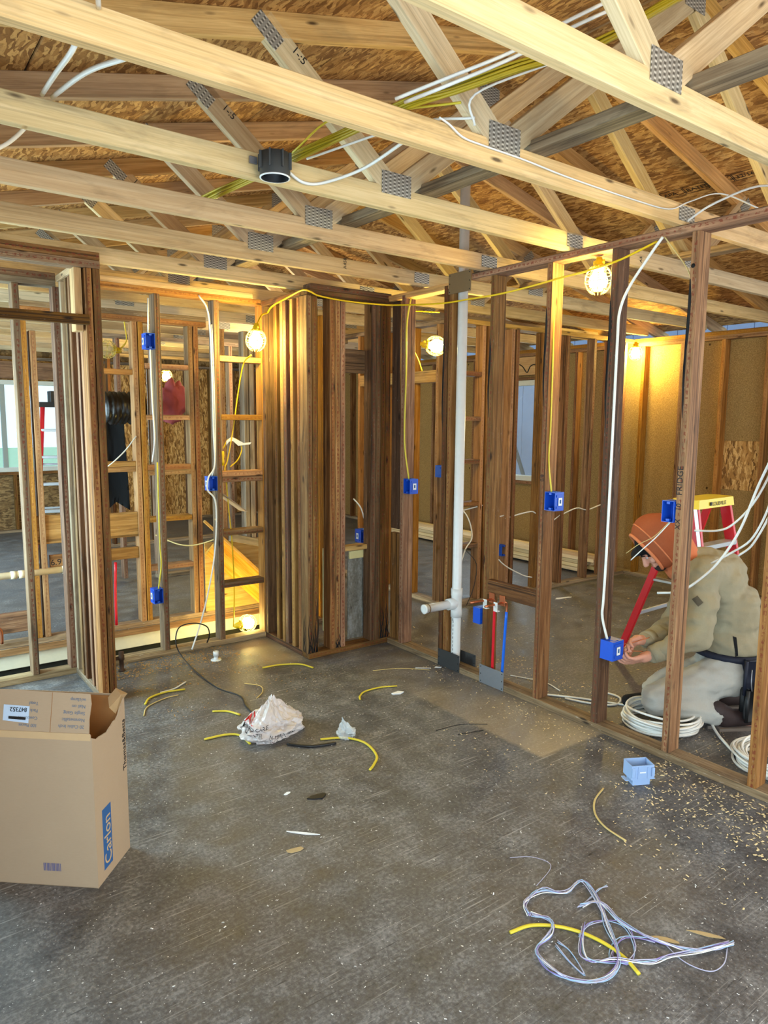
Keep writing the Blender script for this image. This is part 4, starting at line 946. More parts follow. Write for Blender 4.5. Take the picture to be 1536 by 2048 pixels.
# duct, insulation, jacket, ladder in the rear rooms
t = thing('insulated_duct', 'black plastic wrapped duct beyond the far wall', 'duct', (1.74, 5.8, 1.66))
bm = bmesh.new(); prof = [(.125+.012*math.sin(i*2.1)+.006*math.sin(i*5.3), -.32+.64*i/24) for i in range(25)]
prof = [(r_*.95, z_*.46) for r_, z_ in prof]; bm_lathe(bm, [(.001, -.147)]+prof+[(.001, .147)], 24, Matrix.Rotation(math.pi/2, 4, 'Y'))
for v in bm.verts: v.co += Vector((0, 1, 1))*(noise.noise(v.co*22)*.018)
link('wrap', bm_mesh(bm, 'wrap', True), t, 'duct_black')
bm = bmesh.new(); bmesh.ops.create_icosphere(bm, subdivisions=4, radius=1)
for v in bm.verts:
    n = v.co.normalized(); k = 1+.35*noise.noise(n*2.1)+.16*noise.noise(n*6)
    v.co = Vector((n.x*.13*k, n.y*.10*k, n.z*.17*k))
o = link('insulation_wad', bm_mesh(bm, 'insulation_wad', True), None, 'pink_insulation'); o.location = (2.215, 6.0, 1.72); tag(o, 'wad of pink insulation stuffed above a far wall block', 'insulation')
bm = bmesh.new(); bmesh.ops.create_grid(bm, x_segments=12, y_segments=16, size=1)
for v in bm.verts:
    u, w = v.co.x, v.co.y
    wd = .13+.05*(1-w)*.5
    v.co = Vector((u*wd, .05*math.cos(u*1.5)+.02*noise.noise(Vector((u*3, w*3, 1))), w*.42+(-.08*abs(u) if w < -.9 else 0)))
r = bmesh.ops.solidify(bm, geom=bm.faces[:], thickness=.03)
o = link('hung_jacket', bm_mesh(bm, 'hung_jacket', True), None, 'fabric_black'); o.location = (1.90, 6.6, 1.27); o.scale = (.6, .8, 1); tag(o, 'black jacket hung in the room beyond the far wall', 'jacket')

def stepladder(loc, rz, H, label, rail, cap, text_s=None, width=.34):
    t = thing('stepladder', label, 'ladder', loc, rz)
    fx, bx_ = .22*H, .36*H      # front and rear spread
    wt, wb = width*.5, width*.5+.055*H
    for s in (-1, 1):
        board('front_rail', (s*wb, -fx, .01), (s*wt, -.03, H-.03), (0, 1, 0), .068, .026, rail, t)
        board('rail_edge', (s*(wb+.014), -fx-.02, .03), (s*(wt+.014), -.05, H-.04), (0, 1, 0), .022, .004, 'aluminium', t)
        board('rear_rail', (s*wb, bx_, .01), (s*wt*.85, .05, H-.03), (0, 1, 0), .045, .024, rail, t)
        for (yy, ww) in ((-fx, wb), (bx_, wb)): boxo('foot', (s*ww-.025, yy-.04, 0), (s*ww+.025, yy+.04, .03), 'plastic_black', t)
        board('spreader', (s*(wt+.03), -fx*.45, H*.52), (s*(wt+.02), bx_*.5, H*.52), (0, 0, 1), .014, .004, 'aluminium', t)
    n = max(4, int(H/.28)); 
    for i in range(1, n):
        q = i/n; z = H*q; y = -fx*(1-q)-.03*q; w = wb+(wt-wb)*q
        boxo('step', (-w, y-.035, z-.028), (w, y+.045, z), 'aluminium', t)
    for q in (.3, .6):
        y = bx_*(1-q)+.05*q; w = wb+(wt*.85-wb)*q; boxo('rear_brace', (-w, y-.008, H*q-.012), (w, y+.008, H*q+.012), 'aluminium', t)
    bm = bmesh.new(); ch = .03; a, b = wt+.045, .085
    poly = [(-a+ch, -b), (a-ch, -b), (a, -b+ch), (a, b-ch), (a-ch, b), (-a+ch, b), (-a, b-ch), (-a, -b+ch)]
    lo = [bm.verts.new((x*1.04, y*1.06+.01, H-.055)) for x, y in poly]; hi = [bm.verts.new((x, y+.01, H)) for x, y in poly]
    bm.faces.new(lo[::-1]); bm.faces.new(hi)
    for i in range(8): bm.faces.new((lo[i], lo[(i+1) % 8], hi[(i+1) % 8], hi[i]))
    c = link('cap', bm_mesh(bm), t, cap)
    if text_s: 
        o_ = text('brand_text', text_s, (-.06, -b*1.03+.005, H-.042), (1, 0, 0), (0, .08, 1), .034, 'ink_black', c)
        boxo('logo', (-.095, -b*1.05+.004, H-.040), (-.072, -b*1.05+.008, H-.018), 'ink_black', c)
    return t
stepladder((4.29, 2.36, 0), math.radians(2), 1.115, 'red stepladder with yellow top behind the electrician', 'ladder_red', 'ladder_yellow', 'LOUISVILLE', .40)
stepladder((1.86, 8.55, 0), math.radians(-10), 1.75, 'tall red stepladder with black top in the far left room', 'ladder_red', 'plastic_black')
o = boxo('tool_case', (0, 0, 0), (.26, .16, .12), 'plastic_black'); o.location = (1.90, 8.56, 1.75+.06); tag(o, 'black case resting on top of the far stepladder', 'case')

# lumber stack along the far east wall: every board
stk = random.Random(5)
LR = ['bottom', 'second', 'third', 'top']
for lv in range(4):
    for c in range(3):
        y0 = 4.52+stk.uniform(-.03, .22)+(.35 if (lv < 3 and c == 1) else 0)-(.25 if lv == 3 else 0); x = 6.02+.092*c+stk.uniform(-.006, .006)
        o = boxo('lumber_board', (x, y0, .02+lv*.041), (x+.088, y0+3.6+stk.uniform(-.2, .2), .02+lv*.041+.037), 'stack_lumber')
        tag(o, 'pale new board in the %s layer of the lumber stack, %s' % (LR[lv], ['nearest the viewer', 'middle of the layer', 'against the wall'][c]), 'board', 'pale boards stacked along the far east wall')
for y in (5.0, 6.6, 7.7): tag(boxo('lumber_sleeper', (6.0, y, 0), (6.30, y+.05, .019), 'stack_lumber'), 'small wooden sleeper under the lumber stack, %s' % {5.0: 'near end', 6.6: 'middle', 7.7: 'far end'}[y], 'sleeper')

# ------------------------------------------------------------------ outside
g = structure(link('ground_outside', bpy.data.meshes.new_from_object(boxo('tmp', (-30, 11.2, -.8), (30, 60, -.7), 'grass')), None)); bpy.data.objects.remove(bpy.data.objects['tmp'])
g.location = (0, 35.6, -.75); g.rotation_euler = (0, 0, 0)
g2 = structure(boxo('ground_gravel', (6.7, -20, -.6), (30, 30, -.5), 'gravel'))
t = thing('neighbour_house', 'pale blue sided house seen through the left window', 'house', (1.5, 22, -.7))
for i in range(22): boxo('siding_board', (-6, -.01*(i % 2), .3+i*.16), (.95, .02-.01*(i % 2)+.02, .3+i*.16+.15), 'siding_blue', t)
boxo('corner_board', (.95, -.02, .2), (1.1, .05, 3.9), 'window_vinyl', t)
boxo('wall', (-6, .04, .0), (1.1, .2, 3.9), 'siding_blue', t)
t = thing('metal_shed', 'grey blue ribbed shed seen through the right window', 'shed', (9.5, 8, -.5))
for i in range(26): boxo('siding_sheet', (0, -4+i*.36, .35), (.03+.012*(i % 2), -4+i*.36+.35, 3.6), 'siding_grey', t)
board('leaning_pole', (-.35, -.2, .1), (-.1, .9, 2.0), (0, 1, 0), .05, .05, 'steel_dark', t)
# ------------------------------------------------------------------ cardboard box
def cardboard_box():
    A = Vector((.559, 2.354, 0)); u = Vector((-.26, .23, 0)).normalized(); v = Vector((.158, .172, 0)).normalized()
    Wb, Db, Hb = .44, .235, .545; k = .004; Z = Vector((0, 0, 1))
    t = thing('cardboard_box', 'tall open brown cardboard box with printed sides at front left', 'box', A)
    def pt(a, b, c): return u*a+v*b+Z*c
    def panel(name, poly, o, e1, e2, mat='cardboard', th=k, par=t):
        return prism(name, poly, o, e1, e2, e1.cross(e2)*-1 if False else e1.cross(e2), th, mat, par)
    jag = random.Random(2)
    front = panel('front_panel', [(0, 0), (Wb, 0), (Wb, Hb), (0, Hb)], Vector(), u, Z)
    # right side: torn upper edge
    top = [(Db, Hb+.045)]
    n = 14
    for i in range(1, n):
        f = 1-i/n; top.append((Db*f, Hb+.045*f**2-.03*math.sin(f*3.1)+jag.uniform(-.006, .006)-.012))
    side = panel('side_panel', [(0, 0), (Db, 0), ]+top+[(0, Hb-.01)], Vector(), v, Z)
    panel('back_panel', [(0, 0), (Wb, 0), (Wb, Hb+.05), (0, Hb+.05)], v*(Db-k), u, Z)
    panel('left_panel', [(0, 0), (Db, 0), (Db, Hb), (0, Hb)], u*(Wb-k), v, Z)
    panel('bottom_panel', [(0, 0), (Wb, 0), (Wb, Db), (0, Db)], Z*.002, u, v)
    # inner faces show browner board
    panel('inner_lining', [(.01, .02), (Wb-.01, .02), (Wb-.01, Hb+.045), (.01, Hb+.045)], v*(Db-.010), u, Z, 'cardboard_inner', .001)
    panel('inner_lining', [(.01, .02), (Db-.01, .02), (Db-.01, Hb-.02), (.01, Hb-.02)], u*(Wb-.012), v, Z, 'cardboard_inner', .001)
    # raised front flap leaning back a little
    fd = (Z+v*.22).normalized(); fl = [(.005, 0), (Wb, 0), (Wb, .135)]
    for i in range(1, 10): fl.append((Wb*(1-i/10), .135+jag.uniform(-.002, .002)))
    fl += [(.010, .132), (.004, .10), (.008, .05)]
    flap = panel('front_flap', fl, Z*Hb+v*.001, u, fd)
    fold = panel('fold_strip', [(.0, -.02), (Wb, -.02), (Wb, .004), (.0, .004)], Z*Hb-u.cross(Z)*-.0006+(-v)*.0012, u, Z, 'cardboard_torn', .001)
    # crumpled remains of the side flap at the far corner
    bm = bmesh.new()
    P = [pt(.0, Db-.06, Hb+.0), pt(.0, Db, Hb+.03), pt(-.015, Db+.005, Hb+.05), pt(.02, Db-.01, Hb+.075), pt(.03, Db-.05, Hb+.055), pt(.012, Db-.08, Hb+.03), pt(-.008, Db-.03, Hb+.058)]
    V = [bm.verts.new(p) for p in P]
    for f in ((0, 1, 6), (1, 2, 6), (2, 3, 6), (3, 4, 6), (4, 5, 6), (5, 0, 6)): bm.faces.new([V[i] for i in f])
    bmesh.ops.solidify(bm, geom=bm.faces[:], thickness=.003)
    link('torn_flap', bm_mesh(bm), t, 'cardboard_torn')
    # print on the right side, reading upwards
    nside = v.cross(Z)            # outward normal of the side panel
    off = nside*.0048
    band0 = pt(0, .045, .03)+off
    bd = panel('printed_band', [(.045, .035), (.105, .035), (.105, .255), (.045, .255)], nside*.0041, v, Z, 'ink_blue', .0003, side)
    text('lettering', 'Carlon', v*.096+Z*.045+nside*.0050, Z, -v, .064, 'cardboard_torn', side)
    text('lettering', 'Thomas&Betts', v*(Db-.006)+Z*.315+nside*.0050, Z, -v, .032, 'ink_black', side)
    nf = u.cross(Z)*1
    nf = -v
    # barcode on the front
    for i in range(12): panel('barcode', [(.125+.0052*i, .055), (.125+.0052*i+(.0034 if i % 3 else .0022), .055), (.125+.0052*i+(.0034 if i % 3 else .0022), .083), (.125+.0052*i, .083)], nf*.0012, u, Z, 'ink_violet', .0003, front)
    # upside-down print on the flap
    fn = -(u.cross(fd)) if (u.cross(fd)).dot(v) > 0 else u.cross(fd)
    o = Z*Hb+v*.001+fn*.0012
    for i, s in enumerate(('20 Cubic Inch', 'Nonmetallic', 'Single Gang', 'Nail on', 'w/clamp')):
        text('lettering', s, o+u*.022+fd*(.030+.022*i), u, -fd, .016, 'ink_grey_blue', flap)
    for i, s in enumerate(('100 Pieces', 'Contractor', 'Pack', 'Total')):
        text('lettering', s, o+u*.185+fd*(.028+.024*i), u, -fd, .015, 'ink_grey_blue', flap)
    st = panel('sticker', [(.215, .03), (.305, .036), (.305, .088), (.215, .085)], fn*.0014+Z*Hb+v*.001, u, fd, 'bag_blue', .0003, flap)
    text('lettering', '847352', fn*.0030+Z*Hb+v*.001+u*.222+fd*.080, u, -fd, .020, 'ink_black', flap)
    panel('print_bar', [(.225, .040), (.285, .042), (.285, .051), (.225, .049)], fn*.0028+Z*Hb+v*.001, u, fd, 'ink_black', .0003, flap)
    panel('seam', [(.138, .0), (.1395, .0), (.1395, .133), (.138, .133)], fn*.0010+Z*Hb+v*.001, u, fd, 'cardboard_inner', .0003, flap)
cardboard_box()

# ------------------------------------------------------------------ bags
def crumple(name, loc, rx, ry, rz, seed, mat, amp=.28, sub=5, peak=None, flat=.0):
    bm = bmesh.new(); bmesh.ops.create_icosphere(bm, subdivisions=sub, radius=1); s = Vector((seed*3.1, seed*1.7, seed))
    for v in bm.verts:
        n = v.co.normalized()
        cell = noise.cell(n*3.3+s)
        k = 1+amp*noise.noise(n*1.4+s)-amp*.8*(.5-abs(noise.noise(n*2.6+s)))+amp*.35*(.35-abs(noise.noise(n*6+s)))+amp*.12*cell
        c = Vector((n.x*rx*k, n.y*ry*k, n.z*rz*k))
        if peak:
            w = max(0, n.z)**6; c = Vector((c.x*(1-.55*w), c.y*(1-.55*w), c.z))+Vector(peak)*w*(.75+.5*noise.noise(n*9+s))
        if c.z < -rz*.55: c.z = -rz*.55
        v.co = c+Vector((0, 0, rz*.55))
    return link(name, bm_mesh(bm, name, False), None, mat)
o = crumple('film', (0, 0, 0), .165, .13, .078, 3, 'bag_film', .34, 5, (.0, .02, .10))
tb = thing('shopping_bag', 'crumpled white plastic shopping bag with red and black print', 'plastic bag', (1.605, 3.085, .0)); o.parent = tb
bag = o
def print_on(s, px, pz, size, mat, rot=0):
    """lettering lying on the bag's camera side"""
    r = Vector((.80, -.60, 0)); f = Vector((-.598, -.80, 0)); 
    x = r*math.cos(rot)+Vector((0, 0, 1))*math.sin(rot); y = -r*math.sin(rot)+Vector((0, 0, 1))*math.cos(rot)
    t_ = text('lettering', s, r*px+Vector((0, 0, pz))+f*.30, x, y, size, mat, tb)
    me = t_.data; dg = bpy.context.evaluated_depsgraph_get(); bo = bag
    for v in me.vertices:
        ok, loc, nn, ix = bo.ray_cast(v.co, -f)
        if ok: v.co = loc+f*.0015+Vector((0, 0, .0005))
        else: v.co = v.co-f*.2
bpy.context.view_layer.update()
print_on('ME', -.120, .085, .040, 'ink_red', .12)
print_on('SHARD CARE', -.14, .062, .024, 'ink_black', .10)
print_on('CHELVTEL', -.12, .042, .022, 'ink_black', .05)
print_on('N-MARTIC', .01, .036, .022, 'ink_black', -.12)
print_on('THED MBU', .01, .018, .022, 'ink_black', -.08)
print_on('M', .02, .002, .024, 'ink_red', 0)
o = crumple('small_bag', (0, 0, 0), .045, .05, .035, 8, 'clear_film', .5, 4, (-.02, .02, .06)); o.location = (1.895, 2.84, 0); tag(o, 'small crumpled clear plastic bag beside the curved yellow offcut', 'plastic bag')
o = crumple('packing_bag', (0, 0, 0), .10, .07, .05, 12, 'bag_blue', .45, 4, (.02, .0, .05)); o.location = (.77, 3.60, 0); tag(o, 'clear plastic bag with blue print on the floor behind the box', 'plastic bag')
o = crumple('work_glove', (0, 0, 0), .05, .05, .06, 5, 'beige_cloth', .3, 3); o.location = (.235, 2.72, .48); tag(o, 'beige cloth bundle at the left edge on the box contents', 'cloth')
t = thing('metal_bracket', 'small grey metal bracket on the floor at the left edge', 'bracket', (.56, 4.28, 0))
boxo('body', (-.16, -.04, .0), (.0, .02, .035), 'steel_dull', t); tube('loop', [(0, -.02, .02), (.12, -.03, .02), (.13, .0, .02), (.0, .01, .02)], .004, 'steel_dull', t, 6, 3)

# ------------------------------------------------------------------ offcuts and litter on the floor
def floor_cable(pts, r, mat, label, name='cable_offcut', cat='cable offcut'):
    o = tube(name, [(x, y, r) for x, y in pts], r, mat, None, 8, 6, .8); tag(o, label, cat)
    return o
Y_ = 'cable_yellow'
floor_cable([(1.999, 3.962), (2.117, 3.947), (2.227, 3.881), (2.262, 3.776)], .0065, Y_, 'curved yellow cable offcut in front of the chase corner')
floor_cable([(1.200, 3.810), (1.253, 3.887), (1.351, 3.918), (1.462, 3.896)], .0065, Y_, 'yellow cable offcut near the left post, beside white piece')
floor_cable([(1.330, 3.934), (1.415, 3.945), (1.512, 4.012)], .005, 'cable_white', 'white cable offcut lying against a yellow one near the left post')
floor_cable([(1.145, 3.667), (1.202, 3.775), (1.322, 3.837), (1.40, 3.84)], .0035, 'cable_tan', 'thin tan wire offcut nearest the left post')
floor_cable([(1.464, 3.503), (1.530, 3.456), (1.565, 3.374)], .0065, Y_, 'short yellow cable offcut behind the shopping bag')
floor_cable([(1.294, 3.205), (1.398, 3.193), (1.456, 3.144), (1.455, 3.029)], .0065, Y_, 'bent yellow cable offcut left of the shopping bag')
floor_cable([(1.760, 2.870), (1.868, 2.813), (1.917, 2.709), (1.886, 2.570), (1.824, 2.505), (1.779, 2.474)], .0065, Y_, 'hooked yellow cable offcut right of the shopping bag')
floor_cable([(2.211, 3.175), (2.238, 3.215), (2.303, 3.257), (2.412, 3.257), (2.509, 3.217)], .0055, Y_, 'yellow cable offcut in the middle of the floor toward the chase')
floor_cable([(1.530, 1.378), (1.604, 1.362), (1.666, 1.314), (1.708, 1.251), (1.729, 1.175), (1.727, 1.103), (1.707, 1.042)], .0062, Y_, 'large curved yellow cable offcut over the pale wire tangle')
floor_cable([(2.507, 1.751), (2.398, 1.713), (2.312, 1.648), (2.263, 1.564), (2.248, 1.459)], .0042, 'cable_tan', 'thin tan curved cable offcut near the grey blue box')
floor_cable([(1.791, 3.789), (1.848, 3.698), (1.817, 3.605), (1.744, 3.536)], .003, 'cable_tan', 'small tan curl of wire behind the shopping bag')
floor_cable([(1.817, 1.649), (1.881, 1.610), (1.909, 1.552), (1.883, 1.518), (1.774, 1.485)], .0012, 'wire_grey', 'single grey wire strand above the pale wire tangle', 'wire_strand', 'wire')
floor_cable([(2.55, 3.52), (2.72, 3.45), (2.85, 3.32)], .0025, 'cable_tan', 'thin stick like wire on the floor before the chase')
floor_cable([(2.80, 3.40), (2.88, 3.34)], .003, 'cable_white', 'short white stick near the foot of the right wall')
floor_cable([(2.30, 2.62), (2.45, 2.60), (2.57, 2.52)], .0018, 'cable_black', 'thin dark wire on the clean floor patch, upper')
floor_cable([(2.36, 2.52), (2.5, 2.48)], .0018, 'cable_black', 'thin dark wire on the clean floor patch, lower')
floor_cable([(3.20, 2.95), (3.28, 2.75), (3.25, 2.60)], .004, 'cable_white', 'curved white cable offcut beyond the right wall bottom plate')
cable([(1.87, 4.54, .045), (1.872, 4.50, .109), (1.849, 4.49, .176), (1.754, 4.48, .217), (1.650, 4.47, .207), (1.617, 4.45, .12), (1.64, 4.42, .03), (1.626, 4.110, .006), (1.63, 3.80, .006), (1.68, 3.62, .006), (1.64, 3.45, .006), (1.62, 3.25, .006)], .0045, 'cable_black', 'black cable arching out of the far wall to the shopping bag')
floor_cable([(1.60, 2.92), (1.649, 2.86), (1.70, 2.82), (1.799, 2.789)], .008, 'cable_black', 'thick black cable stub right of the shopping bag')
cable([(3.30, 2.0, .055), (3.517, 1.882, .05), (3.398, 1.709, .012), (3.181, 1.452, .012)], .007, 'cable_white', 'white cable running from the coil toward the next coil')
cable([(3.178, 2.505, .006), (3.235, 2.375, .006), (3.332, 2.279, .006), (3.437, 2.320, .006), (3.442, 2.409, .006), (3.36, 2.45, .006)], .006, 'cable_white', 'loose white cable loop on the floor by the knee')
cable([(3.12, 2.62, .006), (3.25, 2.45, .006), (3.40, 2.20, .006)], .006, 'cable_white', 'white cable lying along the floor to the coil')

def coil(loc, rad, turns, r, label, seed, hz=.05):
    t = thing('cable_coil', label, 'cable coil', loc); rr = random.Random(seed)
    for k in range(turns):
        ra = rad*(1-.16*rr.random()); dx, dy = rr.uniform(-.018, .018), rr.uniform(-.018, .018); z = r+hz*k/turns; ph = rr.random()*6.28; tilt = rr.uniform(-.02, .02)
        bm = bmesh.new(); pts = [(dx+ra*math.cos(a), dy+ra*.96*math.sin(a), max(r, z+tilt*math.sin(a+ph)+.004*math.sin(3*a+ph))) for a in (2*math.pi*i/40 for i in range(41))]
        bm_tube(bm, pts, r, 6, False); link('loop', bm_mesh(bm, 'loop', True), t, 'cable_white')
    return t
coil((3.315, 1.985, 0), .195, 16, .0062, 'coil of white cable on the floor under the electrician', 4, .075)
coil((3.36, 1.40, 0), .20, 14, .0062, 'coil of white cable at the right edge behind the last stud', 9, .07)

# tangle of thin wires, foreground
def tangle():
    t = thing('wire_tangle', 'tangle of thin pale telephone wires in the foreground', 'wire tangle', (1.75, 1.2, 0)); rr = random.Random(11); O = Vector((1.75, 1.2, 0))
    A = [(1.636, 1.392), (1.668, 1.442), (1.764, 1.450), (1.815, 1.397), (1.913, 1.400), (1.872, 1.309), (1.799, 1.217), (1.705, 1.105), (1.613, 1.090), (1.536, 1.134), (1.515, 1.207), (1.533, 1.279), (1.618, 1.294), (1.670, 1.338), (1.643, 1.393)]
    B = [(1.805, 1.327), (1.869, 1.296), (1.847, 1.195), (1.862, 1.090), (1.910, 1.004), (1.981, .965), (2.044, .945)]
    Cc = [(1.742, 1.258), (1.648, 1.195), (1.633, 1.157), (1.693, 1.113), (1.768, 1.047), (1.833, 1.023), (1.934, .987), (2.038, .949)]
    D = [(1.877, 1.066), (1.860, .991), (1.883, .927), (1.944, .918), (2.021, .948)]
    E_ = [(1.606, 1.264), (1.586, 1.192), (1.580, 1.137), (1.618, 1.217), (1.620, 1.267)]
    F = [(1.70, 1.24), (1.78, 1.26), (1.85, 1.20), (1.80, 1.12), (1.72, 1.09), (1.70, 1.13), (1.80, 1.16), (1.87, 1.08)]
    G = [(1.80, 1.33), (1.86, 1.33), (1.93, 1.345), (1.97, 1.34)]
    mats = ['wire_grey', 'wire_blue', 'wire_violet', 'cable_white', 'wire_grey', 'wire_blue']
    for path, n, sp in ((A, 7, .008), (B, 7, .008), (Cc, 5, .009), (D, 1, .0), (E_, 2, .004), (F, 3, .012), (G, 2, .006)):
        for k in range(n):
            q = []
            for i, (x, y) in enumerate(path):
                q.append(Vector((x+rr.uniform(-sp, sp), y+rr.uniform(-sp, sp), .0025+.004*rr.random()+(.0085 if n > 3 else 0)*abs(math.sin(i*1.7+k))))-O)
            tube('wire', q, .0017, mats[k % 6], t, 5, 5)
tangle()

# grey-blue old-work box standing on the floor
def floor_box():
    t = thing('device_box', 'grey blue plastic device box standing open on the floor', 'electrical box', (2.685, 1.70, 0), math.radians(-28))
    w, d, h, k = .105, .075, .095, .003
    bm = bmesh.new()
    bm_box(bm, (-w/2, -d/2, .03), (-w/2+k, d/2, h)); bm_box(bm, (w/2-k, -d/2, .03), (w/2, d/2, h)); bm_box(bm, (-w/2+k, -d/2, .03), (w/2-k, -d/2+k, h)); bm_box(bm, (-w/2+k, d/2-k, .03), (w/2-k, d/2, h)); bm_box(bm, (-w/2+k, -d/2+k, .03), (w/2-k, d/2-k, .034))
    link('shell', bm_mesh(bm), t, 'box_grey_blue')
    bm = bmesh.new(); bm_box(bm, (-w/2+.012, -d/2+.008, 0), (w/2-.012, d/2-.008, .030)); bmesh.ops.bevel(bm, geom=bm.edges[:], offset=.002, segments=1, affect='EDGES'); link('base', bm_mesh(bm), t, 'box_grey_blue')
    for s in (-1, 1):
        boxo('ear', (s*w/2-(.014 if s > 0 else 0)+s*.0, -d/2-.008, .045), (s*w/2+(.014 if s < 0 else 0), -d/2, .085), 'box_grey_blue', t)
        boxo('tab', (s*(w/2+.001)-.002, -.02, .02), (s*(w/2+.018), .02, .024), 'box_grey_blue', t)
        boxo('rib', (s*.022-.002, -d/2-.003, .035), (s*.022+.002, -d/2, h-.006), 'box_grey_blue', t)
    boxo('print', (-.014, -d/2-.0008, .060), (.014, -d/2, .066), 'sticker_white', t)
floor_box()
def scrap(name, c, size, rz, mat, label, cat, seed, th=.002):
    rr = random.Random(seed); n = 9; pts = []
    for i in range(n):
        a = 2*math.pi*i/n; k = rr.uniform(.6, 1.1); x, y = math.cos(a)*size[0]*k, math.sin(a)*size[1]*k
        pts.append((c[0]+x*math.cos(rz)-y*math.sin(rz), c[1]+x*math.sin(rz)+y*math.cos(rz), .001))
    tag(ragged(name, pts, th, mat), label, cat)
scrap('paper_strip', (1.285, 2.225), (.085, .007), -.82, 'paper_white', 'long torn white paper strip on the floor', 'paper scrap', 1)
scrap('wood_scrap', (1.205, 2.15), (.032, .018), -.3, 'scrap_tan', 'tan wood chip below the white paper strip', 'wood scrap', 2)
scrap('tape_scrap', (1.47, 2.42), (.055, .022), -.1, 'plastic_black', 'black shiny tape scrap on the mid floor', 'tape scrap', 3, .004)
scrap('wood_splinter', (1.90, 1.08), (.055, .011), -.98, 'scrap_tan', 'pointed tan wood splinter above the wire tangle, left', 'wood splinter', 4)
scrap('wood_splinter', (2.02, 1.02), (.06, .010), -1.02, 'scrap_tan', 'thin tan wood splinter above the wire tangle, right', 'wood splinter', 6)
scrap('plastic_clip', (2.45, 3.13), (.05, .022), -.2, 'paper_white', 'flat white plastic clip on the middle floor', 'plastic clip', 7, .006)
scrap('paper_scrap', (2.93, 3.33), (.03, .015), -.9, 'paper_white', 'torn white paper at the foot of the right wall', 'paper scrap', 8)
scrap('paper_scrap', (5.05, 4.05), (.12, .025), -.2, 'paper_white', 'white paper scraps on the far room floor', 'paper scrap', 9)
scrap('paper_scrap', (1.38, 2.52), (.018, .010), .2, 'paper_white', 'small folded white paper bit behind the black tape scrap', 'paper scrap', 10)
t = thing('pipe_cap', 'small white plastic fitting on the floor before the far wall', 'pipe fitting', (1.826, 4.289, 0))
lathe('cap', [(.035, 0), (.035, .004), (.014, .006), (.014, .03), (.018, .03), (.018, .06), (.010, .06), (.010, .02), (.0001, .02)], 'white_pvc', t, 12)

def sprinkle(name, label, mat, regions, seed, kind='stuff', cat='debris'):
    rr = random.Random(seed); vs, fs = [], []
    for (x0, x1, y0, y1, n, smin, smax) in regions:
        for _ in range(n):
            if isinstance(n, int):
                x, y = rr.uniform(x0, x1), rr.uniform(y0, y1)
            a = rr.uniform(0, math.pi); l = rr.uniform(smin, smax); w = l*rr.uniform(.2, .5); z = rr.uniform(.001, .003); tl = rr.uniform(-.3, .3)*l
            c, s = math.cos(a), math.sin(a); b = len(vs)
            for (p, q) in ((-1, -1), (1, -1), (1, 1), (-1, 1)):
                vs.append((x+c*p*l/2-s*q*w/2, y+s*p*l/2+c*q*w/2, max(.0006, z+tl*p*.5)))
            vs.append((x, y, z+l*.18))
            fs += [(b, b+1, b+2, b+3), (b, b+1, b+4), (b+1, b+2, b+4), (b+2, b+3, b+4), (b+3, b, b+4)]
    me = bpy.data.meshes.new(name); me.from_pydata(vs, [], fs); o = link(name, me, None, mat); tag(o, label, cat, None, kind)
sprinkle('wood_shavings', 'pale wood shavings scattered along the right wall', 'shaving_pale', [(2.55, 2.96, 1.05, 1.75, 420, .006, .016), (2.2, 2.96, .85, 1.6, 300, .005, .014), (2.75, 2.97, 1.6, 3.4, 240, .004, .012), (3.06, 3.5, 1.3, 3.2, 500, .004, .012), (2.2, 2.95, 1.7, 2.6, 140, .004, .012), (3.1, 6.2, 1.6, 4.2, 260, .006, .02)], 3)
sprinkle('sawdust_pile', 'golden sawdust and chips along the far wall plate', 'shaving_gold', [(1.14, 2.0, 4.28, 4.55, 620, .005, .016), (1.12, 2.1, 3.95, 4.35, 260, .004, .014), (1.2, 2.3, 3.5, 4.1, 120, .004, .012)], 5)
sprinkle('paint_chips', 'white paint and drywall chips scattered over the floor', 'chip_white', [(.3, 2.9, .5, 3.9, 420, .003, .008), (.6, 2.6, .6, 2.2, 160, .003, .010), (1.2, 2.3, 2.6, 4.3, 140, .003, .010)], 7)
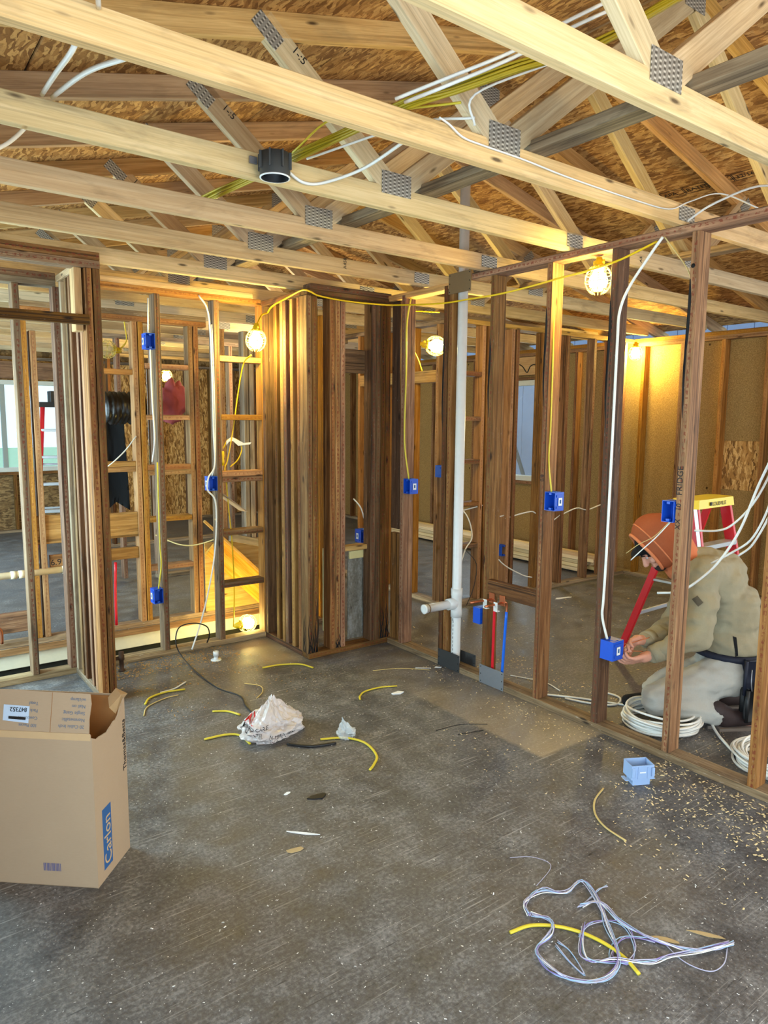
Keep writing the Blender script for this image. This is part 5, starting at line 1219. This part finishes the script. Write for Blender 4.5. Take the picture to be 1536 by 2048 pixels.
# ------------------------------------------------------------------ the electrician
def bm_capsule(bm, a, b, ra, rb, seg=14):
    a, b = Vector(a), Vector(b); d = b-a; L = d.length; d.normalize(); q = Vector((0, 0, 1)).rotation_difference(d).to_matrix().to_4x4(); q.translation = a
    prof = [(.0005, -ra)]+[(ra*math.cos(t), ra*math.sin(t)) for t in (-1.2, -.8, -.4, 0)]+[(rb*math.cos(t), L+rb*math.sin(t)) for t in (0, .4, .8, 1.2)]+[(.0005, L+rb)]
    bm_lathe(bm, prof, seg, q, True)
def bm_ell(bm, c, r, M=None, sub=3):
    res = bmesh.ops.create_icosphere(bm, subdivisions=sub, radius=1)
    for v in res['verts']:
        p = Vector((v.co.x*r[0], v.co.y*r[1], v.co.z*r[2])); v.co = Vector(c)+((M @ p) if M else p)
def remeshed(bm, voxel, smooth=6, wrinkle=None):
    bmesh.ops.recalc_face_normals(bm, faces=bm.faces[:]); me = bpy.data.meshes.new('r'); bm.to_mesh(me); bm.free()
    o = bpy.data.objects.new('r', me); COL.objects.link(o)
    m = o.modifiers.new('v', 'REMESH'); m.mode = 'VOXEL'; m.voxel_size = voxel; m.use_smooth_shade = True
    s = o.modifiers.new('s', 'SMOOTH'); s.iterations = smooth; s.factor = .5
    bpy.context.view_layer.update()
    out = bpy.data.meshes.new_from_object(o.evaluated_get(bpy.context.evaluated_depsgraph_get())); bpy.data.objects.remove(o)
    if wrinkle:
        out.calc_loop_triangles() if False else None
        nr = [v.normal.copy() for v in out.vertices]
        for v, n in zip(out.vertices, nr): v.co += n*wrinkle(v.co)
    out.polygons.foreach_set('use_smooth', [True]*len(out.polygons)); out.materials.clear()
    return out
B = dict(head=(3.441, 2.158, .929), brow=(3.386, 2.196, .909), nose=(3.401, 2.174, .842), chin=(3.464, 2.118, .784), neck=(3.595, 2.055, .846), chest=(3.683, 1.981, .718), mid=(3.746, 1.918, .540), upback=(3.752, 1.937, .759), pelvis=(3.750, 1.874, .283),
 LS=(3.504, 1.915, .807), LE=(3.391, 1.850, .503), LW=(3.194, 1.985, .405), LH=(3.125, 2.014, .388), RS=(3.785, 2.099, .754), RE=(3.575, 2.104, .450), RW=(3.260, 2.064, .450), RH=(3.160, 2.073, .457),
 LHip=(3.656, 1.815, .263), LK=(3.295, 2.005, .135), LA=(3.525, 1.780, .075), LT=(3.655, 1.700, .035), RHip=(3.826, 1.916, .25), RK=(3.510, 2.131, .11), RA=(3.781, 1.940, .075), RT=(3.90, 1.86, .04))
B = {k: Vector(v) for k, v in B.items()}
FWD = Vector((-.8013, .598, 0)); SIDE = Vector((-.598, -.8013, 0)); UPZ = Vector((0, 0, 1))     # the way he faces; his left side (towards the viewer)
def person():
    bm = bmesh.new()
    cap = lambda a, b, ra, rb: bm_capsule(bm, a, b, ra, rb)
    # trunk and limbs under the clothes
    cap(B['neck'], B['head']+Vector((.05, -.03, -.02)), .058, .06); cap(B['chest'], B['mid'], .125, .125); cap(B['mid'], B['pelvis'], .125, .135); cap(B['neck'], B['upback'], .06, .10)
    cap(B['LS'], B['chest'], .07, .10); cap(B['RS'], B['chest'], .07, .10)
    for s in 'LR':
        cap(B[s+'S'], B[s+'E'], .055, .044); cap(B[s+'E'], B[s+'W'], .043, .029)
        cap(B[s+'Hip'], B[s+'K'], .085, .058); cap(B[s+'K'], B[s+'A'], .056, .040); cap(B[s+'A'], B[s+'T'], .04, .03); cap(B['pelvis'], B[s+'Hip'], .11, .09)
    # head: looks down and forward
    look = (FWD*.62-UPZ*.78).normalized(); up = (FWD*.78+UPZ*.62).normalized(); sd = SIDE
    Mh = Matrix((look, sd, up)).transposed()
    H = B['head']-up*.01
    bm_ell(bm, H, (.098, .074, .112), Mh); bm_ell(bm, H+look*.035-up*.055, (.060, .052, .060), Mh)          # skull, jaw
    bm_ell(bm, H+look*.070-up*.098, (.028, .030, .022), Mh)                                                  # chin
    cap(H+look*.092+up*.012, H+look*.118-up*.030, .010, .014); bm_ell(bm, H+look*.112-up*.034, (.012, .018, .009), Mh)   # nose
    for s in (-1, 1):
        bm_ell(bm, H+sd*s*.030+look*.086+up*.022, (.018, .024, .008), Mh)       # brow
        bm_ell(bm, H+sd*s*.072-look*.005-up*.01, (.020, .010, .030), Mh)        # ear
        bm_ell(bm, H+sd*s*.036+look*.070-up*.028, (.022, .022, .018), Mh)       # cheek
    bm_ell(bm, H+look*.094-up*.062, (.010, .024, .006), Mh); bm_ell(bm, H+look*.091-up*.073, (.010, .021, .007), Mh)      # lips
    # hands
    def hand(wrist, centre, fdir, palm, spread, curls, thumb_side):
        fdir = Vector(fdir).normalized(); palm = Vector(palm); palm = (palm-fdir*palm.dot(fdir)).normalized(); ac = fdir.cross(palm)*thumb_side
        c = Vector(centre)
        cap(wrist, c-fdir*.03, .026, .028)
        for k in (-1.3, -.45, .4, 1.2): cap(c-fdir*.035+ac*k*.014, c+fdir*.030+ac*k*.020, .015, .0125)
        for k, ln, cu in zip((1.45, .5, -.45, -1.4), (.070, .078, .072, .056), curls):
            p0 = c+fdir*.034+ac*k*.0195; d1 = (fdir+palm*cu*.5+ac*k*spread).normalized(); p1 = p0+d1*ln*.46
            d2 = (fdir*(1-cu*.55)+palm*cu*1.2+ac*k*spread).normalized(); p2 = p1+d2*ln*.32; d3 = (fdir*(1-cu*1.1)+palm*cu*1.5).normalized(); p3 = p2+d3*ln*.24
            cap(p0, p1, .0092, .0086); cap(p1, p2, .0086, .0078); cap(p2, p3, .0078, .0066)
        t0 = c-fdir*.018+ac*.034; t1 = t0+(fdir*.6+ac*.45+palm*.5).normalized()*.038; t2 = t1+(fdir*.8+palm*.5-ac*.15).normalized()*.030
        cap(c-fdir*.03+ac*.015, t0, .018, .014); cap(t0, t1, .0125, .0105); cap(t1, t2, .0105, .0085)
    bx = Vector((3.075, 2.075, .44))
    hand(B['LW'], B['LH'], (B['LH']-B['LW'])+Vector((-.01, .012, -.004)), (-.1, .6, .5), .10, (.55, .75, .85, .95), 1)
    hand(B['RW'], B['RH'], Vector((-.09, .006, -.012)), (-.1, -.6, -.4), .10, (.45, .65, .8, .9), -1)
    me = remeshed(bm, .0055, 3)
    o = link('person', me, None, 'skin')
    tag(o, 'kneeling electrician in orange hood, tan jacket and grey trousers, wiring a box', 'person')
    # face details
    for s in (-1, 1):
        e = lathe('eye', [(.0001, -.009), (.007, -.005), (.009, 0), (.007, .005), (.0001, .009)], 'sticker_white', o, 10, Matrix.Translation(H+sd*s*.031+look*.084+up*.006))
        lathe('iris', [(.0001, 0), (.004, .0), (.0001, .0015)], 'ink_black', e, 8, Matrix.Translation(H+sd*s*.031+look*.0925+up*.004) @ look.to_track_quat('Z', 'Y').to_matrix().to_4x4())
        tube('eyebrow', [H+sd*s*.014+look*.101+up*.026, H+sd*s*.032+look*.100+up*.031, H+sd*s*.050+look*.088+up*.026], .0035, 'hair_dark', o, 6, 3)
    bmb = bmesh.new(); bm_ell(bmb, H+look*.068-up*.090, (.036, .044, .034), Mh); bm_ell(bmb, H+look*.045-up*.075, (.040, .058, .045), Mh); link('beard', remeshed(bmb, .006, 2), o, 'hair_dark')
    # cap under the hood: dark brim
    bmc = bmesh.new(); bm_ell(bmc, H+up*.025-look*.005, (.104, .080, .098), Mh); bm_ell(bmc, H+look*.090+up*.058, (.045, .060, .008), Matrix((look, sd, up)).transposed()); link('cap', remeshed(bmc, .006, 2), o, 'fabric_black')
    # hood: shell around the head, open at the face
    bmh = bmesh.new(); R_ = .132; segs, rows = 28, 16
    grid = []; HH = H; face = look, up; H = H+UPZ*.022-FWD*.012; look = (FWD*.72-UPZ*.69).normalized(); up = (FWD*.69+UPZ*.72).normalized()
    for i in range(rows):
        th = .16+i/(rows-1)*math.radians(120)   # from back pole to rim
        row = []
        for k in range(segs):
            a = 2*math.pi*k/segs; ca, sa = math.cos(a), math.sin(a)
            r_up = .165 if ca > 0 else .158
            rad = Vector((0, 0, 0))+up*ca*r_up*math.sin(th)+sd*sa*.116*math.sin(th)
            p = H-look*(.140*math.cos(th))+rad
            if ca < -.3: p += (B['neck']-H)*(.22*(-ca-.3))*max(0, 1-th/2.2)
            p += (p-H).normalized()*(.006*noise.noise(p*14)+.003*noise.noise(p*35))
            row.append(bmh.verts.new(p))
        grid.append(row)
    for A_, B_ in zip(grid, grid[1:]):
        for k in range(segs): bmh.faces.new((A_[k], A_[(k+1) % segs], B_[(k+1) % segs], B_[k]))
    bmh.faces.new(grid[0][::-1]); rimpts = [v.co.copy() for v in grid[-1]]; seam = [v.co.copy() for v in grid[-4]]
    bmesh.ops.solidify(bmh, geom=bmh.faces[:], thickness=-.006)
    hood = link('hood', bm_mesh(bmh, 'hood', True), o, 'hood_orange')
    tube('hood_hem', rimpts+[rimpts[0]], .009, 'hood_seam', hood, 8, 2); tube('hood_seam', seam+[seam[0]], .004, 'hood_seam', hood, 6, 2)
    bmk = bmesh.new(); bm_capsule(bmk, H-look*.05-up*.05, B['neck']+Vector((-.02, .01, -.03)), .100, .105); link('hood_collar', remeshed(bmk, .012, 4), o, 'hood_orange')
    for s in (-1, 1): tube('drawstring', [H+look*.03-up*.135+sd*s*.02, H+look*.02-up*.17+sd*s*.02, H+look*.0-up*.215+sd*s*.024], .003, 'cable_white', hood, 6, 4)
    # jacket: trunk and sleeves as one shell
    bmj = bmesh.new(); cj = lambda a, b, ra, rb: bm_capsule(bmj, a, b, ra, rb)
    Mt = Matrix((FWD, SIDE, UPZ)).transposed()
    cj(B['neck']+Vector((.02, -.015, -.035)), B['upback'], .112, .135); bm_ell(bmj, B['chest']+Vector((.02, -.01, .0)), (.155, .205, .16), Mt); bm_ell(bmj, B['mid']+Vector((.015, -.012, .02)), (.165, .205, .19), Mt); bm_ell(bmj, B['pelvis']+Vector((-.005, .01, .13)), (.175, .200, .13), Mt)
    for s, sg in (('L', 1), ('R', -1)):
        cj(B[s+'S']-Vector((0, 0, .01)), B['upback'], .095, .12); cj(B[s+'S'], B[s+'E'], .088, .070); e = B[s+'E']; w = B[s+'W']; cj(e, w-(w-e).normalized()*.01, .070, .046)
    def wr(p):
        q = Vector((p.x*9, p.y*9, p.z*16)); return .014*noise.noise(q)+.006*noise.noise(p*30)+.013*max(0, noise.noise(Vector((p.x*7+p.z*9, p.y*7, p.z*24))))-.012*max(0, .25-abs(noise.noise(Vector((p.x*6, p.y*6+p.z*5, p.z*11)))))
    jk = link('jacket', remeshed(bmj, .011, 5, wr), o, 'jacket_tan')
    for s in 'LR':
        d = (B[s+'W']-B[s+'E']).normalized(); M_ = d.to_track_quat('Z', 'Y').to_matrix().to_4x4(); M_.translation = B[s+'W']-d*.02
        lathe('cuff', [(.040, -.03), (.047, -.028), (.046, .02), (.038, .024)], 'jacket_tan', jk, 16, M_, closed=False)
    # sleeve patch, pocket slit, hem
    bpy.context.view_layer.update()
    def onto(p, direc):
        ok, loc, nn, ix = jk.ray_cast(Vector(p), Vector(direc)); return (loc, nn) if ok else (Vector(p), -Vector(direc))
    view = Vector((.9, .55, -.12)).normalized(); r_ = Vector((.55, -.835, 0)).normalized()
    def decal(name, c, quad, mat, off=.003, par=jk):
        """quad (4 corners in the plane facing the viewer) pressed onto the jacket as a small curved patch"""
        bmd = bmesh.new(); n = 6; G = []
        for i in range(n+1):
            row = []
            for j in range(n+1):
                u_, w_ = i/n, j/n
                a = (quad[0][0]*(1-u_)+quad[1][0]*u_)*(1-w_)+(quad[3][0]*(1-u_)+quad[2][0]*u_)*w_
                b = (quad[0][1]*(1-u_)+quad[1][1]*u_)*(1-w_)+(quad[3][1]*(1-u_)+quad[2][1]*u_)*w_
                loc, nn = onto(Vector(c)+r_*a+UPZ*b-view*.5, view); row.append(bmd.verts.new(loc-view*off))
            G.append(row)
        for i in range(n):
            for j in range(n): bmd.faces.new((G[i][j], G[i+1][j], G[i+1][j+1], G[i][j+1]))
        return link(name, bm_mesh(bmd), par, mat)
    pc = Vector((3.379, 1.863, .684))
    decal('sleeve_patch', pc, [(-.027, .006), (-.002, .028), (.027, -.004), (.004, -.027)], 'jacket_dark', .004)
    decal('pocket_slit', Vector((3.62, 1.78, .42)), [(-.012, .06), (.006, .055), (.018, -.04), (.006, -.045)], 'fabric_black', .003)
    # trousers
    bmp = bmesh.new(); cp = lambda a, b, ra, rb: bm_capsule(bmp, a, b, ra, rb)
    for s in 'LR':
        cp(B['pelvis']+Vector((0, 0, .03)), B[s+'Hip'], .16, .125); cp(B[s+'Hip'], B[s+'K'], .118, .084); cp(B[s+'K'], B[s+'A']-(B[s+'A']-B[s+'K']).normalized()*.03, .078, .062)
    def wp(p):
        return .010*noise.noise(Vector((p.x*8, p.y*8, p.z*26)))+.005*noise.noise(p*30)-.012*max(0, .22-abs(noise.noise(Vector((p.x*7, p.y*7, p.z*20)))))
    pt_ = link('trousers', remeshed(bmp, .011, 5, wp), o, 'pants_grey')
    for v in pt_.data.vertices:
        if v.co.z < .012: v.co.z = .012
    # boots
    for s in 'LR':
        a, tt = B[s+'A'], B[s+'T']; d = (tt-a); d.z = 0; d.normalize()
        bmb = bmesh.new(); bm_capsule(bmb, a-d*.02+UPZ*.02, a+d*.03+UPZ*(-.005), .055, .05); bm_capsule(bmb, a+d*.02-UPZ*.02, a+d*.16-UPZ*.02, .05, .042)
        me = remeshed(bmb, .008, 4)
        for v in me.vertices:
            if v.co.z < .014: v.co.z = .014
        bt = link('boot', me, o, 'boot_dark')
        q = Matrix.Rotation(math.atan2(d.y, d.x), 4, 'Z'); c = a+d*.07; q.translation = (c.x, c.y, .0)
        bms = bmesh.new(); bm_box(bms, (-.135, -.045, 0), (.135, .045, .016), q); bmesh.ops.bevel(bms, geom=[e for e in bms.edges if abs(e.verts[0].co.z-e.verts[1].co.z) > .01], offset=.04, segments=4, affect='EDGES'); link('sole', bm_mesh(bms), bt, 'boot_sole')
    bmt = bmesh.new(); bm_capsule(bmt, (3.36, 2.22, .045), (3.46, 2.16, .05), .034, .04); me = remeshed(bmt, .008, 3); link('knee_pad', me, o, 'fabric_black')
    # tool belt with pouches
    ring = []
    for k in range(24):
        a = 2*math.pi*k/24; ring.append(B['pelvis']+Vector((0, 0, .075))+FWD*math.cos(a)*.172+SIDE*math.sin(a)*.192)
    bl = tube('tool_belt', ring+[ring[0]], .02, 'navy_nylon', o, 8, 2)
    c = B['pelvis']+SIDE*.215-FWD*.05+Vector((0, 0, -.03))
    def pouch(name, c, sx, sy, sz, mat):
        bmx = bmesh.new(); M_ = Matrix((FWD, SIDE, UPZ)).transposed().to_4x4(); M_.translation = c
        bm_box(bmx, (-sx/2, -sy/2, -sz/2), (sx/2, sy/2, sz/2), M_); bmesh.ops.bevel(bmx, geom=bmx.edges[:], offset=.014, segments=2, affect='EDGES'); return link(name, bm_mesh(bmx, name, True), bl, mat)
    pouch('pouch', c+Vector((0, 0, .03)), .14, .05, .15, 'navy_nylon'); pouch('pouch', c-FWD*.06+SIDE*.02+Vector((0, 0, -.06)), .13, .06, .13, 'leather_brown'); pouch('holster', c+SIDE*.03+FWD*.02+Vector((0, 0, -.11)), .09, .045, .14, 'plastic_black')
    for k in (0, 1):
        h0 = c+SIDE*.055+FWD*(.065-.03*k)+Vector((0, 0, -.03)); tube('plier_handle', [h0, h0+Vector((0, 0, -.05))+FWD*.012*(1-2*k), h0+Vector((0, 0, -.13))+FWD*.016*(1-2*k), h0+Vector((0, 0, -.16))], .0075, 'plastic_black', bl, 8, 4)
    tube('lanyard', [c+SIDE*.04+FWD*.05+Vector((0, 0, .08)), c+SIDE*.06+FWD*.06+Vector((0, 0, .02)), c+SIDE*.055+FWD*.05+Vector((0, 0, -.03))], .003, 'steel_dull', bl, 6, 4)
person()
cable([(3.055, 2.098, .452), (3.11, 2.06, .462), (3.17, 2.04, .470), (3.22, 2.02, .482)], .0022, 'copper', 'upper copper wire between the box and the fingers', 'wire')
cable([(3.055, 2.095, .432), (3.11, 2.05, .424), (3.17, 2.02, .418)], .0022, 'copper', 'lower copper wire between the box and the fingers', 'wire')
